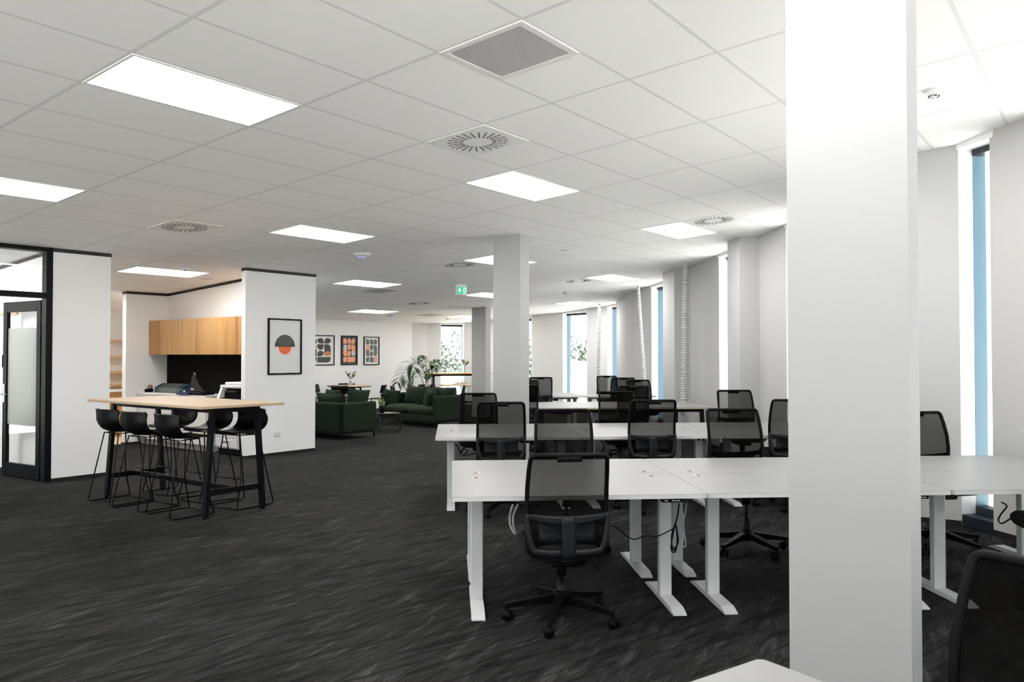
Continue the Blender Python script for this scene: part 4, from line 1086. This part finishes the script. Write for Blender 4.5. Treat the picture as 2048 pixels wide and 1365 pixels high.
# sofa seen from the front
fr, fl_ = Vector((-1.65, 16.92)), Vector((-3.05, 18.35)); mid = (fr + fl_) / 2; ddx = (fr - fl_).normalized()
make_sofa('green velvet two seat sofa facing us, beside the middle column', (fr - fl_).length, (mid.x, mid.y, 0), math.atan2(ddx.y, ddx.x), 0.88)
def loose(px, py, Y, w_, rz, tilt, lb, roll=0, m=VELV):
    s = MB(); pillow(s, w_, w_, 0.17, Matrix.Identity(4)); o = s.build('scatter_cushion', m)
    o.location = (at(px, Y), Y, EYE + (712 - py) / FPX * Y); o.rotation_euler = (R(tilt), R(roll), rz); tag(o, lb, 'cushion', 'green scatter cushions on the sofas')
sr2 = math.atan2(ddx.y, ddx.x)
loose(781, 798, 18.42, 0.44, sr2 + R(25), -14, 'square green cushion at the left end of the facing sofa', 6)
loose(857, 797, 17.50, 0.42, sr2 - R(25), -12, 'olive green cushion leaning at the right end of the facing sofa', 18)
loose(882, 793.5, 17.45, 0.40, sr2 - R(75), -10, 'green cushion against the right arm of the facing sofa')
loose(904, 790.5, 17.85, 0.34, sr2 - R(60), -8, 'dark green cushion peeping over the right arm, farthest right')
loose(664, 801, 14.95, 0.42, NI + math.pi, 10, 'green cushion over the back of the near sofa, left one')
loose(716, 800, 15.15, 0.42, NI + math.pi + R(40), 10, 'green cushion in the corner of the near sofa, right one', -6)

# wire coffee table with plant
ct = thing('coffee_table', 'round wire basket coffee table with dark timber top between the sofas', 'coffee table', (at(777, 16.1), 16.15, 0))
s = MB(); s.lathe([(0.002, 0.365), (0.215, 0.365), (0.225, 0.375), (0.215, 0.385), (0.002, 0.385)], 32); s.build('table_top', mat('walnut_top', (0.10, 0.06, 0.045), 0.35, noise=0.2, scale=20), ct)
s = MB()
for r_, z in ((0.205, 0.36), (0.26, 0.16), (0.235, 0.01)): s.tube([(r_ * math.cos(2 * math.pi * k / 32), r_ * math.sin(2 * math.pi * k / 32), z) for k in range(32)], 0.006, 6, True)
for k in range(28):
    a = 2 * math.pi * k / 28; s.tube([(r_ * math.cos(a), r_ * math.sin(a), z) for r_, z in ((0.205, 0.36), (0.24, 0.26), (0.26, 0.16), (0.255, 0.07), (0.235, 0.01))], 0.0035, 5)
s.build('wire_basket', BLACK, ct)
pp = thing('potted_plant', 'small plant with yellow edged leaves in a black pot on the coffee table', 'plant', (at(763, 16.0), 16.05, 0.386))
s = MB(); s.lathe([(0.045, 0), (0.06, 0.15), (0.055, 0.15), (0.05, 0.13), (0.002, 0.13)], 20); s.build('pot', PLB, pp)
s = MB()
def blade(mb, base, tip, w_, bend=0.0, n_=6):
    b_ = Vector(base); t_ = Vector(tip); d = t_ - b_; sd = Vector((-d.y, d.x, 0)); 
    if sd.length < 1e-3: sd = Vector((1, 0, 0))
    sd.normalize(); sd = (sd + Vector((random.uniform(-.4, .4), random.uniform(-.4, .4), random.uniform(-.3, .3)))).normalized()
    vs = []
    for i in range(n_ + 1):
        q = i / n_; p = b_ + d * q + Vector((0, 0, bend * math.sin(q * math.pi))); ww = w_ * math.sin(math.pi * min(1, 0.12 + q * .88)) ** .8 * (1 if i < n_ else 0.05)
        vs += [p - sd * ww / 2, p + sd * ww / 2]
    mb.add(vs, [(2 * i, 2 * i + 1, 2 * i + 3, 2 * i + 2) for i in range(n_)], True)
for k in range(14):
    a = random.uniform(0, 6.28); r_ = random.uniform(.03, .12); blade(s, (.03 * math.cos(a), .03 * math.sin(a), .12), (r_ * math.cos(a), r_ * math.sin(a), random.uniform(.22, .36)), .035)
s.build('leaves', LEAFY, pp)

# round dining tables and chairs
def make_dining():
    t = thing('round_table', 'tmp', 'table')
    s = MB(); s.lathe([(0.002, 0.708), (0.53, 0.708), (0.552, 0.718), (0.556, 0.735), (0.002, 0.735)], 48); tp = s.build('tabletop', PLY, t)
    s = MB(); s.tube([(0.548 * math.cos(2 * math.pi * k / 48), 0.548 * math.sin(2 * math.pi * k / 48), 0.712) for k in range(48)], 0.008, 6, True); s.build('dark_edge', BLACK, tp)
    s = MB(); s.box((0, 0, 0.69), (0.6, 0.05, 0.03)); s.box((0, 0, 0.69), (0.05, 0.6, 0.03)); s.build('underframe', BLACK, t)
    for k in range(4):
        a = R(35 + 90 * k); l = MB(); l.tube([(0.30 * math.cos(a), 0.30 * math.sin(a), 0.70), (0.42 * math.cos(a), 0.42 * math.sin(a), 0.0)], [0.026, 0.018], 8); l.build('leg', BLACK, t)
    return t
def make_dchair():
    t = thing('dining_chair', 'tmp', 'dining chair')
    s = MB(); s.shell(lambda u, v: ((u - .5) * .42, (v - .5) * .42, 0.452 - 0.012 * math.sin(u * math.pi) - (.012 * (v - .8) * 5 if v > .8 else 0)), 8, 8, 0.018); s.build('seat', SHELL, t)
    s = MB(); s.shell(lambda u, v: ((u - .5) * .43, -0.215 - 0.05 * v + 0.05 * (2 * u - 1) ** 2, 0.60 + .20 * v), 10, 4, 0.016); s.build('backrest', SHELL, t)
    for sx in (-1, 1):
        l = MB(); l.tube([(sx * .20, -0.19, 0.0), (sx * .195, -0.20, 0.45), (sx * .19, -0.235, 0.66)], 0.012, 8); l.build('leg', SHELL, t)
        l = MB(); l.tube([(sx * .20, 0.20, 0.0), (sx * .185, 0.18, 0.445)], 0.012, 8); l.build('leg', SHELL, t)
    s = MB(); s.box((0, -0.20, 0.44), (.38, .02, .025)); s.build('rear_rail', SHELL, t)
    return t
t1 = make_dining(); t1.location = (at(699, 20.35), 20.35, 0); t1.scale = (1, 1, 1.06); t1['label'] = 'round timber dining table below the framed prints'; t1['group'] = 'round dining tables'
t2 = dup(t1); t2.location = (at(856, 19.5), 19.5, 0); t2.scale = (1, 1, 1.0); t2['label'] = 'round dining table behind the facing sofa'
dch = make_dchair(); fd = True
for (cx, cy, nm, offs) in ((t1.location.x, 20.35, 'table below the prints', [(-5, .62, 'seen square from behind, near side'), (83, .70, 'at the right side'), (196, .74, 'on the far side by the wall'), (262, .70, 'at the left side')]),
                       (t2.location.x, 19.5, 'table behind the sofa', [(0, .50, 'near side, just over the sofa back'), (95, .66, 'right side by the window'), (188, .70, 'far side'), (268, .66, 'left side next to the cushion')])):
    for ang_, dist, wd in offs:
        c = dch if fd else dup(dch); fd = False
        a = R(ang_ - 90); px_, py_ = cx + dist * math.cos(a), cy + dist * math.sin(a)
        c.location = (px_, py_, 0); c.rotation_euler = (0, 0, a + math.pi / 2)
        c['label'] = 'black dining chair at the %s, %s' % (nm, wd); c['group'] = 'black dining chairs at the round tables'

# vases with greenery
def vase(loc, label, red, seed, h=0.16, r_=0.07):
    random.seed(seed)
    t = thing('flower_vase', label, 'vase', loc, 0, 'glass vases with stems')
    s = MB(); s.lathe([(r_ * .75, 0), (r_, 0.02), (r_ * .95, h * .4), (r_ * .4, h * .75), (r_ * .33, h * .9), (r_ * .42, h)], 20); s.build('glass_body', VASE, t)
    st = MB(); lf = MB(); fl2 = MB()
    for k in range(5):
        a = R(90 * (k % 2) * 2 + random.uniform(-40, 40)); rr = random.uniform(.05, .15); hh = h + random.uniform(.08, .17)
        tip = Vector((rr * math.cos(a), rr * math.sin(a), hh)); st.tube([(-.02 * math.cos(a), -.02 * math.sin(a), .02), (0, 0, h * .9), tuple(tip)], 0.005, 5)
        for j in range(11):
            b_ = tip * random.uniform(.8, 1.0); b_.z = random.uniform(h + .03, hh)
            b_.x = tip.x * (b_.z - h * .9) / (hh - h * .9); b_.y = tip.y * (b_.z - h * .9) / (hh - h * .9)
            dr = Vector((random.uniform(-1, 1), random.uniform(-1, 1), random.uniform(.2, 1.3))).normalized() * random.uniform(.05, .09)
            blade(fl2 if (red and k % 2 and j % 3) else lf, b_, b_ + dr, .03, .005, 4)
    st.build('stems', TWIG, t); lf.build('leaves', LEAF, t)
    if red: fl2.build('petals', RED, t)
vase((at(701, 20.3), 20.3, 0.735 * 1.06 + .001), 'glass vase with green stems on the table under the prints', False, 3)
vase((at(856, 19.3), 19.25, 0.736), 'glass vase with burgundy and green stems on the table behind the sofa', True, 5, 0.2)

# far bar table, stools, its vase
bt0, bt1 = Vector((-2.22, 21.55)), Vector((-0.50, 22.35)); bd = (bt1 - bt0).normalized(); bm = (bt0 + bt1) / 2 + Vector((-bd.y, bd.x)) * .35
trestle('far_bar_table', 'far high table with oak top in front of the tall window', (bt1 - bt0).length, 0.70, 1.06, OAKE, None, (bm.x, bm.y, 0), math.atan2(bd.y, bd.x), 0.05, 0.13, 0.05)
vase((at(929, 21.9), 22.1, 1.061), 'white glass vase with burgundy stems on the far high table', True, 9, 0.2)
WLEG = mat('pale_metal_legs', (0.45, 0.5, 0.48), 0.4, metal=0.3, noise=0.05)
def make_hstool():
    t = thing('timber_stool', 'tmp', 'bar stool')
    s = MB(); s.lathe([(0.002, 0.735), (0.17, 0.735), (0.18, 0.745), (0.175, 0.76), (0.002, 0.757)], 28); s.build('seat', OAKE, t)
    for k in range(4):
        a = R(45 + 90 * k); l = MB(); c_, s_ = math.cos(a), math.sin(a)
        l.tube([(.09 * c_ - .03 * s_, .09 * s_ + .03 * c_, .735), (.20 * c_, .20 * s_, .006), (.09 * c_ + .03 * s_, .09 * s_ - .03 * c_, .735)], 0.006, 6); l.build('leg', WLEG, t)
    l = MB(); l.tube([(.165 * math.cos(R(15 * k)), .165 * math.sin(R(15 * k)), .25) for k in range(24)], 0.005, 6, True); l.build('foot_ring', WLEG, t)
    return t
hs = make_hstool()
for k, (px_, Y, lb) in enumerate([(892, 21.35, 'timber seat stool at the left of the far high table'), (916, 21.75, 'timber seat stool in the middle of the far high table'), (938, 21.3, 'timber seat stool left of the farthest column'), (921, 23.15, 'timber seat stool beyond the far high table, by the window')]):
    t = hs if k == 0 else dup(hs)
    t.location = (at(px_, Y), Y, 0); t.rotation_euler = (0, 0, .4 * k); t['label'] = lb; t['group'] = 'timber stools at the far high table'

# tripod lamp-stand behind the sofa
tr = thing('tripod_stand', 'black topped tripod with pale timber legs behind the facing sofa', 'tripod', (at(864, 18.65), 18.65, 0))
s = MB(); s.tube([(0, 0, 0.80), (0, 0, 1.26)], 0.010, 8); s.build('pole', PLB, tr)
s = MB(); s.tube([(0, 0, 1.24), (0, 0, 1.30)], 0.03, 12); s.box((0, 0, 1.30), (0.11, 0.06, 0.02), bev=.004); s.tube([(0, 0, 1.24), (-0.19, 0, 1.15)], 0.010, 6); s.build('pan_head', PLB, tr)
s = MB(); s.tube([(0, 0, 0.78), (0, 0, 0.86)], 0.035, 12); s.box((0.0, 0, 0.82), (0.10, 0.05, 0.03), bev=.004); s.build('collar', PLB, tr)
for k in range(3):
    a = R(-80 + 120 * k); l = MB(); l.tube([(.03 * math.cos(a), .03 * math.sin(a), .80), (.17 * math.cos(a), .17 * math.sin(a), .01)], 0.012, 8); l.build('leg', mat('pale_timber_leg', (0.55, 0.45, 0.38), 0.5, noise=0.1), tr)

# kentia palm
random.seed(21)
pm = thing('palm_plant', 'tall potted palm with arching fronds between the dining tables and the window', 'palm', (at(850, 20.9), 20.9, 0))
s = MB(); s.lathe([(0.12, 0), (0.17, 0.32), (0.16, 0.32), (0.15, 0.28), (0.002, 0.28)], 24); s.build('pot', PLG, pm)
def frond(pts, width, n_=26, m=LEAFD):
    st = MB(); P = [Vector(p) for p in pts]
    def bez(q):
        k = q * (len(P) - 1); i = min(len(P) - 2, int(k)); f_ = k - i
        p0 = P[max(i - 1, 0)]; p1 = P[i]; p2 = P[i + 1]; p3 = P[min(i + 2, len(P) - 1)]
        return 0.5 * ((2 * p1) + (p2 - p0) * f_ + (2 * p0 - 5 * p1 + 4 * p2 - p3) * f_ ** 2 + (3 * p1 - p0 - 3 * p2 + p3) * f_ ** 3)
    st.tube([bez(i / 20) for i in range(21)], [0.012 * (1 - i / 24) for i in range(21)], 6)
    for i in range(n_):
        q = 0.38 + 0.62 * i / (n_ - 1); p = bez(q); d = (bez(min(1, q + .02)) - bez(q - .02)).normalized()
        sd = d.cross(Vector((0, 1, 0.15))).normalized()
        ln = width * (math.sin(math.pi * (0.18 + 0.75 * i / n_)) * .9 + .15)
        for s_ in (-1, 1):
            tip = p + d * ln * .55 + sd * s_ * ln * .75 + Vector((0, random.uniform(-.12, .12), -0.22 * ln - .04))
            blade(st, p, tip, .045, .03, 5)
    return st.build('frond', m, pm)
frond([(0, 0, .3), (.03, 0, .8), (-.02, 0, 1.12), (-.20, -.05, 1.36), (-.42, -.1, 1.28), (-.60, -.12, 1.02), (-.70, -.12, .82)], .36)
frond([(0, 0, .3), (.05, 0, .8), (.10, 0, 1.15), (.22, .05, 1.32), (.36, .1, 1.38)], .24, 16, LEAF)
frond([(0, 0, .3), (.02, .1, .8), (.02, .2, 1.2), (-.05, .3, 1.42), (-.18, .35, 1.48)], .24, 16)
frond([(0, 0, .3), (.05, .05, .75), (.08, .1, 1.05), (.16, .12, 1.20), (.27, .12, 1.22)], .18, 12, LEAF)
frond([(0, 0, .3), (-.02, -.05, .7), (-.10, -.1, 1.0), (-.26, -.1, 1.12), (-.40, -.12, .98), (-.46, -.12, .8)], .28, 18)

# ------------------------------------------------------------------ cables
def cable(name, label, pts, r_, m, cat='cable', group=None, sub=8):
    P = [Vector(p) for p in pts]; out = []
    for i in range(len(P) - 1):
        p0 = P[max(i - 1, 0)]; p1 = P[i]; p2 = P[i + 1]; p3 = P[min(i + 2, len(P) - 1)]
        for k in range(sub):
            f_ = k / sub; out.append(0.5 * ((2 * p1) + (p2 - p0) * f_ + (2 * p0 - 5 * p1 + 4 * p2 - p3) * f_ ** 2 + (3 * p1 - p0 - 3 * p2 + p3) * f_ ** 3))
    out.append(P[-1]); s = MB(); s.tube(out, r_, 6); return tag(s.build(name, m), label, cat, group)
def pz(px_, py_, Y): return (at(px_, Y), Y, EYE + (712 - py_) / FPX * Y)
WC = mat('white_cable_sheath', (0.62, 0.64, 0.64), 0.5, noise=0.03)
cable('power_cable', 'black cable sagging from the chair to the coiled loop', [pz(1150, 1030, 5.15), pz(1205, 1048, 5.1), pz(1232, 1054, 5.1), pz(1263, 1077, 5.05), pz(1290, 1071, 5.0), pz(1312, 1072, 4.98), pz(1347, 1056, 4.93)], 0.0035, PLB)
co = [pz(1357, 1007, 4.72), pz(1354, 1030, 4.85), pz(1350, 1045, 4.9)]
for k in range(3): co += [pz(1344 - k, 1070, 4.89 + .01 * k), pz(1341 + k, 1098 - 3 * k, 4.88), pz(1349, 1102 - 4 * k, 4.88 + .01 * k), pz(1353 + k, 1080, 4.89), pz(1350, 1048, 4.9)]
cable('control_cable', 'coiled black cable hanging on the white desk leg', co, 0.0045, PLB, sub=5)
cable('white_cable', 'white cable loop hanging under the nearest desk, left strand', [pz(1026, 1008, 5.3), pz(1020, 1030, 5.3), pz(1021, 1050, 5.3), pz(1030, 1067, 5.28)], 0.008, WC, group='white cables under the first desk row')
cable('white_cable', 'white cable loop hanging under the nearest desk, right strand', [pz(1036, 1008, 5.33), pz(1027, 1030, 5.33), pz(1027, 1050, 5.31), pz(1031, 1068, 5.29)], 0.008, WC, group='white cables under the first desk row')
cable('white_cable', 'thin white cable loop hanging behind the coiled black cable', [pz(1360, 1006, 5.2), pz(1365, 1030, 5.2), pz(1366, 1070, 5.2), pz(1364, 1088, 5.2), pz(1368, 1093, 5.2), pz(1370, 1085, 5.2), pz(1366, 1050, 5.2), pz(1372, 1006, 5.2)], 0.004, WC, group='white cables under the first desk row')
cable('power_cable', 'black cable hanging under the second row by its left leg', [pz(903, 885, 8.4), pz(915, 892, 8.4), pz(921, 905, 8.4), pz(928, 898, 8.4), pz(934, 903, 8.4), pz(926, 912, 8.4), pz(950, 906, 8.3)], 0.006, PLB)
cable('power_cable', 'tangled black cable on the floor side between second row chairs', [pz(1200, 880, 8.5), pz(1208, 893, 8.5), pz(1203, 905, 8.5), pz(1212, 908, 8.5), pz(1218, 914, 8.5), pz(1226, 908, 8.5), pz(1240, 905, 8.5)], 0.006, PLB)
cable('power_cable', 'black cable drooping under the right edge desk', [pz(1999, 1004, 5.5), pz(2010, 1012, 5.5), pz(1998, 1028, 5.5), pz(1993, 1040, 5.5), pz(2000, 1046, 5.5), pz(2015, 1038, 5.4)], 0.005, PLB)
cable('power_cable', 'black cable hanging down left of the right hand desk leg', [pz(1856, 1006, 5.5), pz(1860, 1030, 5.5), pz(1858, 1090, 5.5), pz(1860, 1140, 5.5), pz(1861, 1158, 5.5)], 0.005, PLB)
cable('white_cable', 'white cable curving under the ply edged table', [pz(1350, 822, 13.0), pz(1362, 823, 13.0), pz(1371, 830, 13.0), pz(1375, 841, 13.0)], 0.008, WC)
# vertical cable spines from the ceiling
def spine_cable(label, top, bot, n_=60, r_=0.045):
    t = thing('cable_spine', label, 'cable spine', (0, 0, 0), 0, 'white cable spines by the window wall')
    P, Q = Vector(top), Vector(bot); s = MB()
    for i in range(n_):
        a = P + (Q - P) * (i + .08) / n_; b_ = P + (Q - P) * (i + .80) / n_
        s.tube([a, b_], r_ if i % 2 else r_ * .86, 10)
    s.build('links', LEGW, t)
    s = MB(); s.tube([P, Q], r_ * .45, 8); s.build('core', WC, t)
spine_cable('thick white cable spine dropping beside the ply edged table', (3.04, 13.9, zc(3.04, 13.9) - .005), (3.0, 13.95, 0.70 - .2), 60, 0.052)
spine_cable('slanting white cable spine beyond the fourth window', (at(1277, 17.0), 17.0, zc(at(1277, 17), 17) - .005), (at(1291, 16.2), 16.2, 0.76), 50, 0.035)
spine_cable('white cable spine between the second and third windows', (at(1199.5, 20.6), 20.6, zc(at(1199.5, 20.6), 20.6) - .005), (at(1195.5, 20.4), 20.4, 0.3), 60, 0.05)

# ------------------------------------------------------------------ outside
OW = mat('white_render_outside', (0.85, 0.86, 0.86), 0.8, noise=0.01)
GRD_ = mat('pale_ground_outside', (0.70, 0.70, 0.68), 0.9, noise=0.1, scale=0.3)
s = MB(); s.box((0, 20, -4.15), (200, 200, 0.2)); struct(s.build('ground', GRD_))
def building(x, y, w_, d_, top, label):
    t = thing('low_building', label, 'building', (x, y, -4.04))
    s = MB(); s.box((0, 0, (top + 4) / 2), (w_, d_, top + 4)); s.build('walls', OW, t)
    s = MB(); s.box((0, 0, top + 4 + .06), (w_ + .3, d_ + .3, .12)); s.build('parapet_cap', mat('pale_cap', (0.7, 0.75, 0.78), 0.6, noise=0.02), t)
    s = MB()
    for k in range(int(w_ / 1.6)): s.box((-w_ / 2 + .9 + k * 1.6, -d_ / 2 - .01, top + 3.6), (.8, .03, .10))
    s.build('vents', mat('blue_grey_vent', (0.35, 0.45, 0.55), 0.6), t)
building(5.2, 37, 7.4, 5, 1.2, 'white low building seen through the second tall window')
building(-3.4, 35, 8.0, 5, 0.65, 'white low building below the trees in the far left window')
LFO = mat('sunlit_tree_leaf', (0.17, 0.215, 0.165), 0.7, noise=0.45, scale=0.9)
def tree(x, y, top, r_, label, seed):
    random.seed(seed)
    t = thing('tree', label, 'tree', (x, y, -4.05), 0, 'trees outside the windows')
    s = MB(); s.tube([(0, 0, 0), (0.1, 0, 2.0), (0, .1, top + 4 - r_)], [0.22, .17, .10], 8); s.build('trunk', TWIG, t)
    s = MB(); cz_ = top + 4 - r_
    lumps = [(random.uniform(-.6, .6) * r_, random.uniform(-.5, .5) * r_, cz_ + random.uniform(-.75, .45) * r_, random.uniform(.35, .55) * r_) for _ in range(16)]
    lumps.append((0, 0, cz_ + .35 * r_, .62 * r_))
    for (lx, ly, lz, lr) in lumps:
        for _ in range(650):
            v = Vector((random.gauss(0, 1), random.gauss(0, 1), random.gauss(0, 1))).normalized() * lr * random.uniform(.65, 1.02)
            c = Vector((lx, ly, lz)) + v; q = random.uniform(.07, .15)
            a = Vector((random.gauss(0, 1), random.gauss(0, 1), random.gauss(0, 1))).normalized(); b_ = a.cross(v).normalized()
            s.add([c - a * q, c + b_ * q * .6, c + a * q, c - b_ * q * .6], [(0, 1, 2, 3)])
    s.build('foliage', LFO, t)
tree(-3.3, 44, 3.0, 3.4, 'leafy tree filling the far left window', 1)
tree(-10.5, 47, 3.2, 3.4, 'leafy tree beyond the far corner of the lounge', 2)
tree(0.9, 45, 3.1, 2.8, 'leafy tree glimpsed at the edge of the middle column', 3)
tree(4.1, 44, 2.9, 3.0, 'leafy tree in the second tall window', 4)
tree(10.5, 48, 2.8, 3.2, 'leafy tree farther right, behind the white building', 5)
tree(-2.1, 30, -0.6, 1.3, 'small round bush below the far left window view', 6)
